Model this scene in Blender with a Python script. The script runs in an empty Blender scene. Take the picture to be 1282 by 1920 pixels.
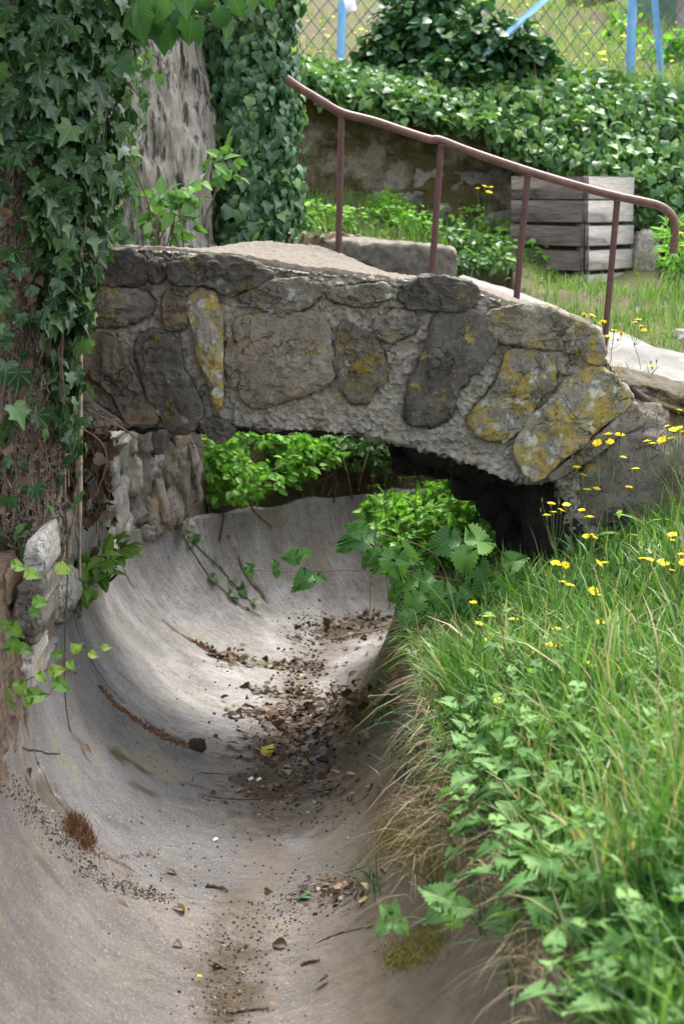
import bpy, math
import numpy as np
from mathutils import Vector
from mathutils.bvhtree import BVHTree

# ------------------------------------------------------------------ camera, sky, sun, exposure
S = bpy.context.scene
COL = S.collection
FPX, CX, CY, EYE = 3600.0, 641.0, 960.0, 1.47
PITCH = math.atan(620 / 3600)
cam = bpy.data.objects.new('camera', bpy.data.cameras.new('camera'))
COL.objects.link(cam)
cam.location = (0, 0, EYE)
cam.rotation_euler = (math.pi / 2 - PITCH, 0, 0)
cam.data.sensor_fit = 'VERTICAL'
cam.data.sensor_height = 24
cam.data.sensor_width = 24
cam.data.lens = 24 * FPX / 1920
cam.data.clip_start = 0.05
cam.data.clip_end = 600
cam.data.dof.use_dof = True
cam.data.dof.focus_distance = 6.35
cam.data.dof.aperture_fstop = 3.2
S.camera = cam
S.render.resolution_x, S.render.resolution_y = 683, 1024
SUN_EL, SUN_AZ = 64, 28          # sun behind and left of the view's far end, soft
W = bpy.data.worlds.new('World'); S.world = W; W.use_nodes = True
nt = W.node_tree
sky = nt.nodes.new('ShaderNodeTexSky'); sky.sky_type = 'NISHITA'; sky.sun_disc = False
sky.sun_elevation = math.radians(SUN_EL); sky.sun_rotation = math.radians(SUN_AZ)
sky.air_density = 1.0; sky.dust_density = 4.0; sky.ozone_density = 1.0
hs = nt.nodes.new('ShaderNodeHueSaturation'); hs.inputs['Saturation'].default_value = .32     # thin bright cloud
nt.links.new(sky.outputs[0], hs.inputs['Color']); nt.links.new(hs.outputs[0], nt.nodes['Background'].inputs[0])
nt.nodes['Background'].inputs[1].default_value = 0.15
sl = bpy.data.lights.new('sun', 'SUN'); sl.energy = .85; sl.angle = math.radians(18); sl.color = (1, .96, .88)
sun = bpy.data.objects.new('sun', sl); COL.objects.link(sun)
_e, _a = math.radians(SUN_EL), math.radians(SUN_AZ)
sdir = Vector((math.sin(_a) * math.cos(_e), math.cos(_a) * math.cos(_e), math.sin(_e)))
sun.rotation_euler = sdir.to_track_quat('Z', 'Y').to_euler()
sun.location = (0, 0, 20)
S.view_settings.view_transform = 'Standard'
S.view_settings.look = 'None'
S.view_settings.exposure = 2.33
S.view_settings.gamma = 1
S.render.engine = 'CYCLES'
S.cycles.max_bounces = 6
S.cycles.diffuse_bounces = 3
S.cycles.transmission_bounces = 3
S.cycles.use_denoising = True

rng = np.random.default_rng(11)
sP, cP = math.sin(PITCH), math.cos(PITCH)

def at(px, py, Y):
    "world point on the plane y = Y seen at full-size photo pixel px, py"
    px, py, Y = np.broadcast_arrays(np.asarray(px, float), np.asarray(py, float), np.asarray(Y, float))
    dx = px - CX; u = CY - py
    dy = FPX * cP + u * sP; dz = -FPX * sP + u * cP
    t = Y / dy
    return np.stack([dx * t, Y, EYE + dz * t], -1)

# ------------------------------------------------------------------ noise
def _hash(i, j, k):
    v = np.sin(i * 127.1 + j * 311.7 + k * 74.7) * 43758.5453
    return v - np.floor(v)
def vnoise(P):
    I = np.floor(P); f = P - I; f = f * f * f * (f * (f * 6 - 15) + 10)
    i, j, k = I[..., 0], I[..., 1], I[..., 2]; x, y, z = f[..., 0], f[..., 1], f[..., 2]
    def l(a, b, t): return a + (b - a) * t
    c = l(l(l(_hash(i, j, k), _hash(i+1, j, k), x), l(_hash(i, j+1, k), _hash(i+1, j+1, k), x), y),
          l(l(_hash(i, j, k+1), _hash(i+1, j, k+1), x), l(_hash(i, j+1, k+1), _hash(i+1, j+1, k+1), x), y), z)
    return c * 2 - 1
def fbm(P, sc=1.0, octv=4, gain=.5, off=0.0):
    P = np.asarray(P, float) * sc + off; a = 1.0; s = 0
    for _ in range(octv):
        s = s + a * vnoise(P); P = P * 2.03 + 17.3; a *= gain
    return s
def ridge(P, sc=1.0, octv=4, off=0.0):
    P = np.asarray(P, float) * sc + off; a = 1.0; s = 0
    for _ in range(octv):
        s = s + a * (1 - 2 * np.abs(vnoise(P))); P = P * 2.03 + 9.1; a *= .5
    return s
def sstep(a, b, x):
    t = np.clip((x - a) / (b - a), 0, 1); return t * t * (3 - 2 * t)

# ------------------------------------------------------------------ mesh building
class MB:
    def __init__(s): s.V = []; s.L = []; s.T = []; s.uv = []; s.var = []; s.mi = []; s.n = 0
    def add(s, V, Fs, uv=None, var=0.5, mi=0):
        V = np.asarray(V, float).reshape(-1, 3); m = len(V)
        if not isinstance(Fs, (list, tuple)): Fs = [Fs]
        for F in Fs:
            F = np.asarray(F, int)
            if F.size == 0: continue
            s.L.append((F + s.n).ravel()); s.T.append(np.full(len(F), F.shape[1])); s.mi.append(np.full(len(F), mi))
        s.V.append(V); s.uv.append(np.zeros((m, 2)) if uv is None else np.asarray(uv, float).reshape(-1, 2))
        s.var.append(np.broadcast_to(np.asarray(var, float), (m,)) if np.ndim(var) == 0 else np.asarray(var, float).ravel())
        s.n += m; return s
    def inst(s, tm, pos, R, sc, var, mi=0):
        "tm = (V, [F..], uv); pos N,3; R N,3,3 (columns: across, along, normal); sc N or N,3"
        V, Fs, uv = tm; N = len(pos)
        if N == 0: return s
        sc = np.asarray(sc, float)
        if sc.ndim == 0: sc = np.full(N, float(sc))
        if sc.ndim == 1: sc = np.repeat(sc[:, None], 3, 1)
        P = np.einsum('nij,nvj->nvi', R, V[None] * sc[:, None, :]) + np.asarray(pos)[:, None, :]
        off = (np.arange(N) * len(V))[:, None, None]
        s.add(P, [(F[None] + off).reshape(-1, F.shape[1]) for F in Fs], np.tile(uv, (N, 1)), np.repeat(np.asarray(var, float), len(V)), mi)
        return s
    def build(s, name, mat, parent=None, smooth=True, local=False):
        me = bpy.data.meshes.new(name)
        V = np.concatenate(s.V); L = np.concatenate(s.L); T = np.concatenate(s.T)
        me.vertices.add(len(V)); me.vertices.foreach_set('co', V.astype(np.float32).ravel())
        me.loops.add(len(L)); me.loops.foreach_set('vertex_index', L.astype(np.int32))
        me.polygons.add(len(T))
        me.polygons.foreach_set('loop_start', np.concatenate([[0], np.cumsum(T)[:-1]]).astype(np.int32))
        me.polygons.foreach_set('loop_total', T.astype(np.int32))
        me.polygons.foreach_set('use_smooth', np.full(len(T), bool(smooth)))
        mats = mat if isinstance(mat, (list, tuple)) else [mat]
        for m in mats: me.materials.append(m)
        me.polygons.foreach_set('material_index', np.concatenate(s.mi).astype(np.int32))
        a = me.attributes.new('var', 'FLOAT', 'POINT'); a.data.foreach_set('value', np.concatenate(s.var).astype(np.float32))
        a = me.attributes.new('luv', 'FLOAT_VECTOR', 'POINT')
        uv = np.concatenate(s.uv); a.data.foreach_set('vector', np.column_stack([uv, np.zeros(len(uv))]).astype(np.float32).ravel())
        me.update(calc_edges=True); me.validate()
        o = bpy.data.objects.new(name, me); COL.objects.link(o)
        if parent is not None:
            o.parent = parent
            if not local: o.location = -worldloc(parent)
        return o
def worldloc(o):
    v = Vector((0, 0, 0))
    while o is not None: v = v + o.location; o = o.parent
    return v
def tag(o, label, cat, group=None, kind=None):
    o['label'] = label; o['category'] = cat
    if group: o['group'] = group
    if kind: o['kind'] = kind
    return o
def structure(o, kind='structure'): o['kind'] = kind; return o
def thing(name, label, cat, loc=(0, 0, 0), group=None):
    o = bpy.data.objects.new(name, None); COL.objects.link(o); o.empty_display_size = .05
    o.location = Vector([float(c) for c in loc]); return tag(o, label, cat, group)
def copy_tree(o, parent=None):
    c = o.copy(); COL.objects.link(c)
    if parent is not None: c.parent = parent
    for ch in [x for x in bpy.data.objects if x.parent is o]: copy_tree(ch, c)
    return c

def gridF(nu, nv, cu=False, cv=False):
    i = np.arange(nu if cu else nu - 1)[:, None]; j = np.arange(nv if cv else nv - 1)[None, :]
    i2 = (i + 1) % nu; j2 = (j + 1) % nv
    return np.stack([i * nv + j, i2 * nv + j, i2 * nv + j2, i * nv + j2], -1).reshape(-1, 4)
def crom(P, n, closed=False):
    "catmull-rom resample of control points"
    P = np.asarray(P, float); m = len(P)
    if closed: Q = np.vstack([P[-1], P, P[0], P[1]]); segs = m
    else: Q = np.vstack([2 * P[0] - P[1], P, 2 * P[-1] - P[-2]]); segs = m - 1
    t = np.linspace(0, segs, n, endpoint=not closed); k = np.minimum(t.astype(int), segs - 1); f = (t - k)[:, None]
    a, b, c, d = Q[k], Q[k+1], Q[k+2], Q[k+3]
    return .5 * (2*b + (c-a)*f + (2*a-5*b+4*c-d)*f**2 + (3*b-a-3*c+d)*f**3)
def lin(P, n, closed=False):
    P = np.asarray(P, float)
    if closed: P = np.vstack([P, P[:1]])
    s = np.concatenate([[0], np.cumsum(np.linalg.norm(np.diff(P, axis=0), axis=1))])
    t = np.linspace(0, s[-1], n, endpoint=not closed)
    return np.stack([np.interp(t, s, P[:, i]) for i in range(P.shape[1])], -1)
def tube(mb, pts, rad, n=8, var=.5, cap=True, mi=0, flat=1.0):
    pts = np.asarray(pts, float); m = len(pts); rad = np.broadcast_to(np.asarray(rad, float), (m,))
    T = np.gradient(pts, axis=0); T /= np.linalg.norm(T, axis=1)[:, None] + 1e-9
    ref = np.array([0, 0, 1.]) if abs(T[:, 2]).mean() < .8 else np.array([0, 1., 0])
    A = np.cross(T, ref); A /= np.linalg.norm(A, axis=1)[:, None] + 1e-9; B = np.cross(T, A)
    th = np.linspace(0, 2*np.pi, n, endpoint=False)
    V = pts[:, None] + rad[:, None, None] * (np.cos(th)[None, :, None] * A[:, None] + flat * np.sin(th)[None, :, None] * B[:, None])
    F = [gridF(m, n, False, True)]
    V = V.reshape(-1, 3)
    uv = np.stack(np.meshgrid(np.arange(m), th, indexing='ij'), -1).reshape(-1, 2)
    if cap:
        V = np.vstack([V, pts[0], pts[-1]]); a, b = m*n, m*n+1; j = np.arange(n)
        F.append(np.stack([np.full(n, a), (j+1) % n, j], -1)); F.append(np.stack([np.full(n, b), (m-1)*n + j, (m-1)*n + (j+1) % n], -1))
        uv = np.vstack([uv, [0, 0], [0, 0]])
    mb.add(V, F, uv, var, mi); return mb
def box(mb, c, ax, ay, az, var=.5, bev=.004, noise=0.0):
    "box given centre and three half-axis vectors, edges bevelled"
    c, ax, ay, az = [np.asarray(v, float) for v in (c, ax, ay, az)]
    ls = [np.linalg.norm(v) for v in (ax, ay, az)]; bb = [min(.45, bev / l) for l in ls]
    V = []; idx = {}
    for sx in (-1, 1):
        for sy in (-1, 1):
            for sz in (-1, 1):
                for k in range(3):
                    f = [sx, sy, sz]; g = [f[i] * (1 if i == k else 1 - bb[i]) for i in range(3)]
                    idx[(sx, sy, sz, k)] = len(V); V.append(c + g[0]*ax + g[1]*ay + g[2]*az)
    F4 = []; F3 = []
    for k in range(3):
        a, b = [i for i in range(3) if i != k]
        for s in (-1, 1):
            q = []
            for (u, v) in ((-1, -1), (1, -1), (1, 1), (-1, 1)):
                t = [0, 0, 0]; t[k] = s; t[a] = u; t[b] = v; q.append(idx[(*t, k)])
            F4.append(q)
        for u in (-1, 1):
            for v in (-1, 1):
                t1 = [0, 0, 0]; t1[k] = -1; t1[a] = u; t1[b] = v; t2 = list(t1); t2[k] = 1
                F4.append([idx[(*t1, a)], idx[(*t2, a)], idx[(*t2, b)], idx[(*t1, b)]])
    for sx in (-1, 1):
        for sy in (-1, 1):
            for sz in (-1, 1): F3.append([idx[(sx, sy, sz, k)] for k in range(3)])
    mb.add(V, [np.array(F4), np.array(F3)], None, var)
def rot_basis(along, normal):
    y = np.asarray(along, float); y = y / (np.linalg.norm(y, axis=-1, keepdims=True) + 1e-9)
    z = np.asarray(normal, float); z = z - (z * y).sum(-1, keepdims=True) * y; z /= np.linalg.norm(z, axis=-1, keepdims=True) + 1e-9
    return np.stack([np.cross(y, z), y, z], -1)
def unit(v): v = np.asarray(v, float); return v / (np.linalg.norm(v, axis=-1, keepdims=True) + 1e-9)

# ------------------------------------------------------------------ leaf templates (x across, y along, z up, unit length)
def fan(half, c=.3, fold=.22, curl=.25, rows=1):
    h = np.array(half); m = h.copy(); m[:, 0] *= -1
    ring = np.vstack([h, m[::-1][1:-1]]) if abs(h[-1, 0]) < 1e-6 and abs(h[0, 0]) < 1e-6 else np.vstack([h, m[::-1]])
    n = len(ring); mid = ring * .5 + np.array([0, c]) * .5
    P = np.vstack([[0, c], mid, ring])
    z = fold * np.abs(P[:, 0]) - curl * (P[:, 1] - .2)**2
    V = np.column_stack([P, z]); j = np.arange(n); k = (j + 1) % n
    return (V, [np.stack([np.zeros(n, int), 1 + j, 1 + k], -1), np.stack([1 + j, 1 + n + j, 1 + n + k, 1 + k], -1)], P.copy())
IVY = fan([(0, 0), (.1, -.1), (.3, -.16), (.5, -.02), (.38, .14), (.4, .26), (.58, .42), (.34, .5), (.2, .56), (.12, .8), (0, 1)], .22, .2, .3)
IVY2 = fan([(0, 0), (.12, -.08), (.3, -.08), (.46, .08), (.42, .26), (.5, .42), (.32, .52), (.2, .72), (0, 1)], .25, .12, .4)
ROUND = fan([(0, 0), (.2, .03), (.38, .2), (.42, .42), (.32, .68), (.15, .88), (0, 1)], .45, .15, .2)
OVAL = fan([(0, 0), (.14, .1), (.26, .3), (.27, .5), (.18, .75), (.06, .93), (0, 1)], .4, .25, .35)
LANCE = fan([(0, 0), (.07, .15), (.11, .4), (.08, .7), (.03, .9), (0, 1)], .4, .3, .5)
def serrate(prof, nt=11, dep=.045):
    ys = np.linspace(0, 1, nt + 1); pr = np.array(prof); out = [(0, 0)]
    for a, b in zip(ys[:-1], ys[1:]):
        w1 = np.interp(a + .02, pr[:, 1], pr[:, 0]); w2 = np.interp(b - .02, pr[:, 1], pr[:, 0])
        if a > 0: out.append((max(w1 - dep * .4, .01), a + .005))
        out.append((w2 + dep * .6, b - .02 if b < 1 else .95))
    out.append((0, 1)); return out
BRAM = fan(serrate([(.05, 0), (.28, .08), (.38, .25), (.36, .42), (.24, .64), (.1, .82), (.02, .97), (0, 1)], 9, .062), .38, .25, .35)
NETT = fan(serrate([(.05, 0), (.26, .1), (.3, .28), (.22, .55), (.1, .8), (.02, .97), (0, 1)], 9, .06), .35, .25, .5)

# ------------------------------------------------------------------ material helpers
class NT:
    def __init__(s, name):
        s.m = bpy.data.materials.new(name); s.m.use_nodes = True; s.t = s.m.node_tree; s.t.nodes.clear()
        s.out = s.t.nodes.new('ShaderNodeOutputMaterial')
    def n(s, typ, ins=None, **kw):
        nd = s.t.nodes.new(typ)
        for k, v in kw.items(): setattr(nd, k, v)
        for k, v in (ins or {}).items(): s.set(nd.inputs[k], v)
        return nd
    def set(s, sock, v):
        if isinstance(v, bpy.types.NodeSocket): s.t.links.new(v, sock)
        elif isinstance(v, bpy.types.Node): s.t.links.new(v.outputs[0], sock)
        elif isinstance(v, (tuple, list)) and len(v) == 3 and sock.type == 'RGBA': sock.default_value = (*v, 1)
        else: sock.default_value = v
    def math(s, op, a, b=0.0, c=0.0, clamp=False):
        nd = s.n('ShaderNodeMath', operation=op, use_clamp=clamp); s.set(nd.inputs[0], a); s.set(nd.inputs[1], b); s.set(nd.inputs[2], c); return nd.outputs[0]
    def mix(s, f, a, b, blend='MIX'):
        nd = s.n('ShaderNodeMix', data_type='RGBA', blend_type=blend); s.set(nd.inputs[0], f); s.set(nd.inputs[6], a); s.set(nd.inputs[7], b); return nd.outputs[2]
    def pos(s, scale=(1, 1, 1)):
        g = s.n('ShaderNodeTexCoord').outputs['Object']
        return s.n('ShaderNodeMapping', {'Vector': g, 'Scale': scale}).outputs[0]
    def noise(s, vec, sc, det=5, rough=.6, dist=0.0, out=0):
        return s.n('ShaderNodeTexNoise', {'Vector': vec, 'Scale': sc, 'Detail': det, 'Roughness': rough, 'Distortion': dist}).outputs[out]
    def voro(s, vec, sc, feat='F1', out=0, rnd=1.0):
        return s.n('ShaderNodeTexVoronoi', {'Vector': vec, 'Scale': sc, 'Randomness': rnd}, feature=feat).outputs[out]
    def ramp(s, f, stops, interp='LINEAR'):
        nd = s.n('ShaderNodeValToRGB', {'Fac': f}); r = nd.color_ramp; r.interpolation = interp
        while len(r.elements) < len(stops): r.elements.new(.5)
        for e, (p, c) in zip(r.elements, stops):
            e.position = p; e.color = (*c, 1) if isinstance(c, tuple) else (c, c, c, 1)
        return nd.outputs[0]
    def attr(s, name, out='Fac'):
        return s.n('ShaderNodeAttribute', attribute_name=name).outputs[out]
    def bump(s, h, st=.5, d=.01, nrm=None):
        ins = {'Height': h, 'Strength': st, 'Distance': d}
        if nrm is not None: ins['Normal'] = nrm
        return s.n('ShaderNodeBump', ins).outputs[0]
    def pbr(s, col, rough=.8, nrm=None, spec=.4, metal=0.0):
        ins = {'Base Color': col, 'Roughness': rough, 'Specular IOR Level': spec, 'Metallic': metal}
        if nrm is not None: ins['Normal'] = nrm
        b = s.n('ShaderNodeBsdfPrincipled', ins); s.t.links.new(b.outputs[0], s.out.inputs[0]); return s.m
    def fin(s, sh): s.t.links.new(sh, s.out.inputs[0]); return s.m

def leafmat(name, stops, rough=.45, tr=.3, vein=0, vcol=(.25, .32, .16), spec=.4, spots=None):
    N = NT(name); v = N.attr('var'); col = N.ramp(v, stops)
    p = N.pos(); nz = N.noise(p, 60, 3)
    col = N.mix(N.math('MULTIPLY', nz, .5), col, N.mix(1, col, (.45, .5, .4), 'MULTIPLY'))
    luv = N.attr('luv', 'Vector'); sp = N.n('ShaderNodeSeparateXYZ', {0: luv}); x, y = sp.outputs[0], sp.outputs[1]
    ax = N.math('ABSOLUTE', x); nrm = None
    if vein == 1:       # palmate (ivy)
        ang = N.math('ARCTAN2', ax, N.math('SUBTRACT', y, .03)); k = N.math('DIVIDE', ang, .78)
        d = N.math('ABSOLUTE', N.math('SUBTRACT', k, N.math('ROUND', k)))
        f = N.math('SUBTRACT', 1, N.math('MULTIPLY', d, 9), clamp=True); f = N.math('MULTIPLY', f, .55)
        col = N.mix(f, col, vcol); nrm = N.bump(N.math('MULTIPLY', f, -1), .3, .002)
    elif vein == 2:     # pinnate (bramble, nettle)
        w = N.math('SUBTRACT', N.math('MULTIPLY', y, 9), N.math('MULTIPLY', ax, 9))
        d = N.math('ABSOLUTE', N.math('SUBTRACT', w, N.math('ROUND', w)))
        f1 = N.math('SUBTRACT', 1, N.math('MULTIPLY', d, 6), clamp=True)
        f2 = N.math('SUBTRACT', 1, N.math('MULTIPLY', ax, 40), clamp=True)
        f = N.math('MAXIMUM', N.math('MULTIPLY', f1, .16), N.math('MULTIPLY', f2, .7))
        col = N.mix(f, col, vcol)
        nrm = N.bump(N.math('SUBTRACT', N.math('MULTIPLY', d, 2), f2), .3, .003)
    elif vein == 3:     # grass: lengthwise lines
        pass
    b = N.n('ShaderNodeBsdfPrincipled', {'Base Color': col, 'Roughness': rough, 'Specular IOR Level': spec * .75})
    t = N.n('ShaderNodeBsdfTranslucent', {'Color': N.mix(1, col, (1.1, 1.2, .6), 'MULTIPLY')})
    if nrm is not None: N.set(b.inputs['Normal'], nrm)
    return N.fin(N.n('ShaderNodeMixShader', {0: tr, 1: b.outputs[0], 2: t.outputs[0]}).outputs[0])

def m_stone(name, base, dark, ochre=.0, grey=.0, warm=.0, sc=1.0, wcol=(.26, .18, .11), moss=0.0):
    N = NT(name); p = N.pos((sc, sc, sc))
    n1 = N.noise(p, 9, 7, .65); n2 = N.noise(p, 45, 6, .7); n3 = N.noise(p, 260, 4, .7)
    col = N.mix(N.ramp(n1, [(.35, 0.), (.62, 1.)]), dark, base)
    col = N.mix(N.ramp(n2, [(.4, .55), (.62, 0.)]), col, tuple(c * .45 for c in base))
    col = N.mix(N.ramp(n3, [(.52, 0.), (.68, .5)]), col, tuple(min(1, c * 1.9) for c in base))
    if warm: col = N.mix(N.ramp(N.noise(p, 6, 4, .6, 0.6), [(.62 - warm * .3, 0.), (.7 - warm * .2, .8)]), col, wcol)
    if ochre:
        o = N.math('MULTIPLY', N.ramp(N.noise(p, 11, 6, .72, .3), [(.62 - ochre * .22, 0.), (.68 - ochre * .2, 1.)]), N.ramp(n2, [(.36, .25), (.5, 1.)]))
        col = N.mix(N.math('MULTIPLY', o, .85), col, N.mix(N.noise(p, 70, 3), (.12, .095, .025), (.42, .30, .04)))
    if grey:
        vd = N.voro(N.n('ShaderNodeVectorMath', {0: p, 1: N.n('ShaderNodeVectorMath', {0: N.noise(p, 34, 4, out=1), 3: .06}, operation='SCALE').outputs[0]}, operation='ADD').outputs[0], 21)
        vc = N.voro(p, 17, out=1)
        keep = N.ramp(N.noise(p, 7, 2), [(.66 - grey * .25, 0.), (.7 - grey * .25, 1.)], 'LINEAR')
        g = N.math('MULTIPLY', N.ramp(vd, [(.22, 1.), (.42, 0.)]), keep)
        col = N.mix(N.math('MULTIPLY', g, .7), col, N.mix(n3, (.3, .32, .29), (.46, .48, .44)))
    if moss: col = N.mix(N.ramp(N.noise(p, 5, 6, .7), [(.6 - moss * .25, 0.), (.7 - moss * .25, .9)]), col, N.mix(n2, (.03, .03, .008), (.11, .09, .02)))
    col = N.mix(1, col, N.ramp(N.attr('var'), [(0, .62), (.5, 1.), (1, 1.25)]), 'MULTIPLY')
    ck = N.ramp(N.voro(N.n('ShaderNodeVectorMath', {0: p, 1: N.n('ShaderNodeVectorMath', {0: N.noise(p, 18, 4, out=1), 3: .08}, operation='SCALE').outputs[0]}, operation='ADD').outputs[0], 16, 'DISTANCE_TO_EDGE'), [(.0, 1.), (.035, 0.)])
    ck = N.math('MULTIPLY', ck, N.ramp(N.noise(p, 8, 3), [(.5, 0.), (.6, 1.)])); col = N.mix(N.math('MULTIPLY', ck, .6), col, tuple(c * .3 for c in dark))
    pits = N.ramp(N.noise(p, 120, 3, .6), [(.3, 1.), (.4, 0.)]); col = N.mix(N.math('MULTIPLY', pits, .6), col, tuple(c * .5 for c in dark))
    h = N.math('ADD', N.math('MULTIPLY', n2, .8), N.math('SUBTRACT', N.math('MULTIPLY', n3, .35), N.math('ADD', ck, N.math('MULTIPLY', pits, .4))))
    return N.pbr(col, .88, N.bump(h, .9, .012), .25)
# ------------------------------------------------------------------ materials
M = {}
M['mortar'] = m_stone('mortar', (.42, .385, .33), (.24, .215, .182), ochre=.12, sc=1.6)
M['stone'] = m_stone('bridge_stone', (.2, .178, .147), (.08, .072, .06), ochre=.2, grey=.25)
M['stone_dark'] = m_stone('dark_stone', (.12, .107, .09), (.045, .04, .034), ochre=.12, grey=.2)
M['stone_pale'] = m_stone('pale_stone', (.29, .25, .205), (.15, .13, .1), ochre=.2, grey=.2, warm=.3)
M['stone_rust'] = m_stone('rusty_stone', (.22, .18, .14), (.09, .075, .062), warm=.4, ochre=.1)
M['stone_ochre'] = m_stone('lichen_stone', (.25, .23, .19), (.085, .078, .062), ochre=.72, grey=.85)
M['stone_olive'] = m_stone('olive_stone', (.21, .185, .145), (.09, .08, .056), ochre=.42, grey=.3)
M['stone_wall'] = m_stone('wall_stone', (.5, .46, .4), (.28, .25, .2), warm=.45, sc=1.3, wcol=(.34, .25, .15))
M['stone_wall_grey'] = m_stone('wall_stone_grey', (.4, .385, .34), (.2, .195, .17), warm=.12)
M['stone_brown'] = m_stone('brown_stone', (.34, .25, .15), (.18, .13, .08), warm=.3)
M['garden_wall'] = m_stone('garden_wall', (.3, .26, .2), (.15, .125, .095), ochre=.1, moss=.75, sc=.7)
M['garden_stone'] = m_stone('garden_stone', (.36, .33, .29), (.16, .145, .125), moss=.25)
M['shaded_underside'] = m_stone('shaded_underside', (.032, .028, .024), (.014, .013, .012))  # shade under the arch painted in as near-black stone
M['clod'] = m_stone('clod', (.09, .06, .045), (.04, .03, .02))

def m_concrete(J):
    N = NT('concrete'); luv = N.attr('luv', 'Vector'); sp = N.n('ShaderNodeSeparateXYZ', {0: luv}); u, v = sp.outputs[0], sp.outputs[1]
    p = N.pos()
    n1 = N.noise(p, 3.2, 7, .62, .4); n2 = N.noise(p, 22, 7, .7); n3 = N.noise(p, 130, 5, .8)
    st = N.noise(N.n('ShaderNodeMapping', {0: luv, 'Scale': (1.6, 3.4, 1)}).outputs[0], 2.2, 8, .78, .6)      # down-slope trowel and water streaks
    st2 = N.noise(N.n('ShaderNodeMapping', {0: luv, 'Scale': (4.0, 12, 1)}).outputs[0], 3.0, 8, .82, .5)
    slab = N.ramp(N.math('ADD', N.math('DIVIDE', v, 12), N.math('MULTIPLY', N.math('SUBTRACT', n2, .5), .02)), [(J[0] - .008, (.148, .129, .116)), (J[0] + .008, (.122, .12, .127)), (J[1] - .01, (.155, .15, .153)), (J[1] + .01, (.32, .308, .3))])   # three pour tints; sunlight painted into the far one, shade into the nearer
    col = N.mix(N.ramp(n1, [(.38, 0.), (.62, 1.)]), N.mix(1, slab, (.78, .77, .76), 'MULTIPLY'), N.mix(1, slab, (1.25, 1.25, 1.25), 'MULTIPLY'))
    st3 = N.noise(N.n('ShaderNodeMapping', {0: luv, 'Scale': (5, 70, 1)}).outputs[0], 1.3, 6, .75, .3)
    col = N.mix(1, col, N.ramp(st3, [(.38, .8), (.5, 1.), (.62, 1.16)]), 'MULTIPLY')
    col = N.mix(N.ramp(st, [(.40, .45), (.58, 0.)]), col, (.1, .088, .08))
    col = N.mix(N.ramp(st2, [(.56, 0.), (.72, .35)]), col, (.36, .345, .33))
    col = N.mix(N.ramp(n2, [(.3, .55), (.5, 0.)]), col, (.11, .093, .08))
    col = N.mix(N.ramp(N.noise(p, 2.1, 4, .6, 1.0), [(.56, 0.), (.68, .45)]), col, (.22, .205, .11))   # algae
    col = N.mix(N.ramp(n3, [(.56, 0.), (.66, .65)]), col, (.5, .46, .41)); col = N.mix(N.ramp(n3, [(.34, .9), (.44, 0.)]), col, (.08, .064, .052))
    n4 = N.noise(p, 75, 5, .8); col = N.mix(N.ramp(n4, [(.55, 0.), (.66, .5)]), col, (.09, .073, .06))
    # brown silt lying along the bottom
    au = N.math('ABSOLUTE', N.math('ADD', u, N.math('MULTIPLY', N.math('SUBTRACT', N.noise(p, 1.6, 5, .7), .5), .55)))
    silt = N.ramp(au, [(.05, 1.), (.2, 0.)]); silt = N.math('MULTIPLY', silt, N.ramp(N.noise(p, 16, 7, .75), [(.36, 0.), (.52, 1.)]))
    col = N.mix(N.math('MULTIPLY', silt, .9), col, N.mix(N.noise(p, 190, 4), (.045, .033, .025), (.2, .16, .125)))
    mp = N.ramp(N.noise(p, 34, 5, .8), [(.6, 0.), (.64, 1.)])
    col = N.mix(N.math('MULTIPLY', mp, .7), col, (.06, .045, .035))
    # greenish brown growth near the right-hand bank
    rg = N.math('MULTIPLY', N.ramp(u, [(.22, 0.), (.62, 1.)]), N.ramp(N.noise(p, 7, 6, .7), [(.25, .5), (.5, 1.)]))
    col = N.mix(N.math('MULTIPLY', rg, .85), col, N.mix(n2, (.04, .03, .018), (.15, .115, .065)))
    col = N.mix(N.attr('var'), col, N.mix(n2, (.02, .016, .012), (.1, .065, .025)))      # dirt and moss in the joints
    h = N.math('ADD', N.math('MULTIPLY', n2, .7), N.math('ADD', N.math('MULTIPLY', n3, .3), N.math('MULTIPLY', st2, .25)))
    return N.pbr(col, .8, N.bump(N.math('ADD', h, st3), .8, .009), .35)
def m_ground():
    N = NT('ground'); p = N.pos(); n1 = N.noise(p, 1.3, 6, .65); n2 = N.noise(p, 14, 6, .7); n3 = N.noise(p, 90, 4, .7)
    col = N.mix(n2, (.07, .05, .032), (.19, .145, .1))
    col = N.mix(N.ramp(n3, [(.5, 0.), (.66, .7)]), col, (.3, .23, .16))
    g = N.math('MULTIPLY', N.ramp(n1, [(.42, 0.), (.58, 1.)]), N.ramp(n2, [(.3, .3), (.55, 1.)]))
    col = N.mix(N.math('MULTIPLY', g, .75), col, N.mix(n3, (.07, .11, .025), (.17, .22, .06)))
    return N.pbr(col, .95, N.bump(N.math('ADD', n2, n3), 1, .03), .2)
M['ground'] = m_ground()
def m_simple(name, a, b, sc=20, rough=.8, bump=.4, dist=.01, stretch=(1, 1, 1), metal=0, spec=.4, third=None, tsc=8, tr=(.55, .65)):
    N = NT(name); p = N.pos(stretch); n = N.noise(p, sc, 7, .7); col = N.mix(N.ramp(n, [(.35, 0.), (.65, 1.)]), a, b)
    if third: col = N.mix(N.ramp(N.noise(p, tsc, 6, .7), [(tr[0], 0.), (tr[1], 1.)]), col, third)
    return N.pbr(col, rough, N.bump(n, bump, dist), spec, metal)
M['deck'] = m_simple('deck_render', (.1, .085, .066), (.2, .172, .138), 70, .95, .9, .01, third=(.12, .105, .085), tsc=6)
M['path'] = m_simple('path_concrete', (.12, .112, .104), (.19, .18, .168), 12, .9, .3, third=(.3, .26, .22), tsc=5)
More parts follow.
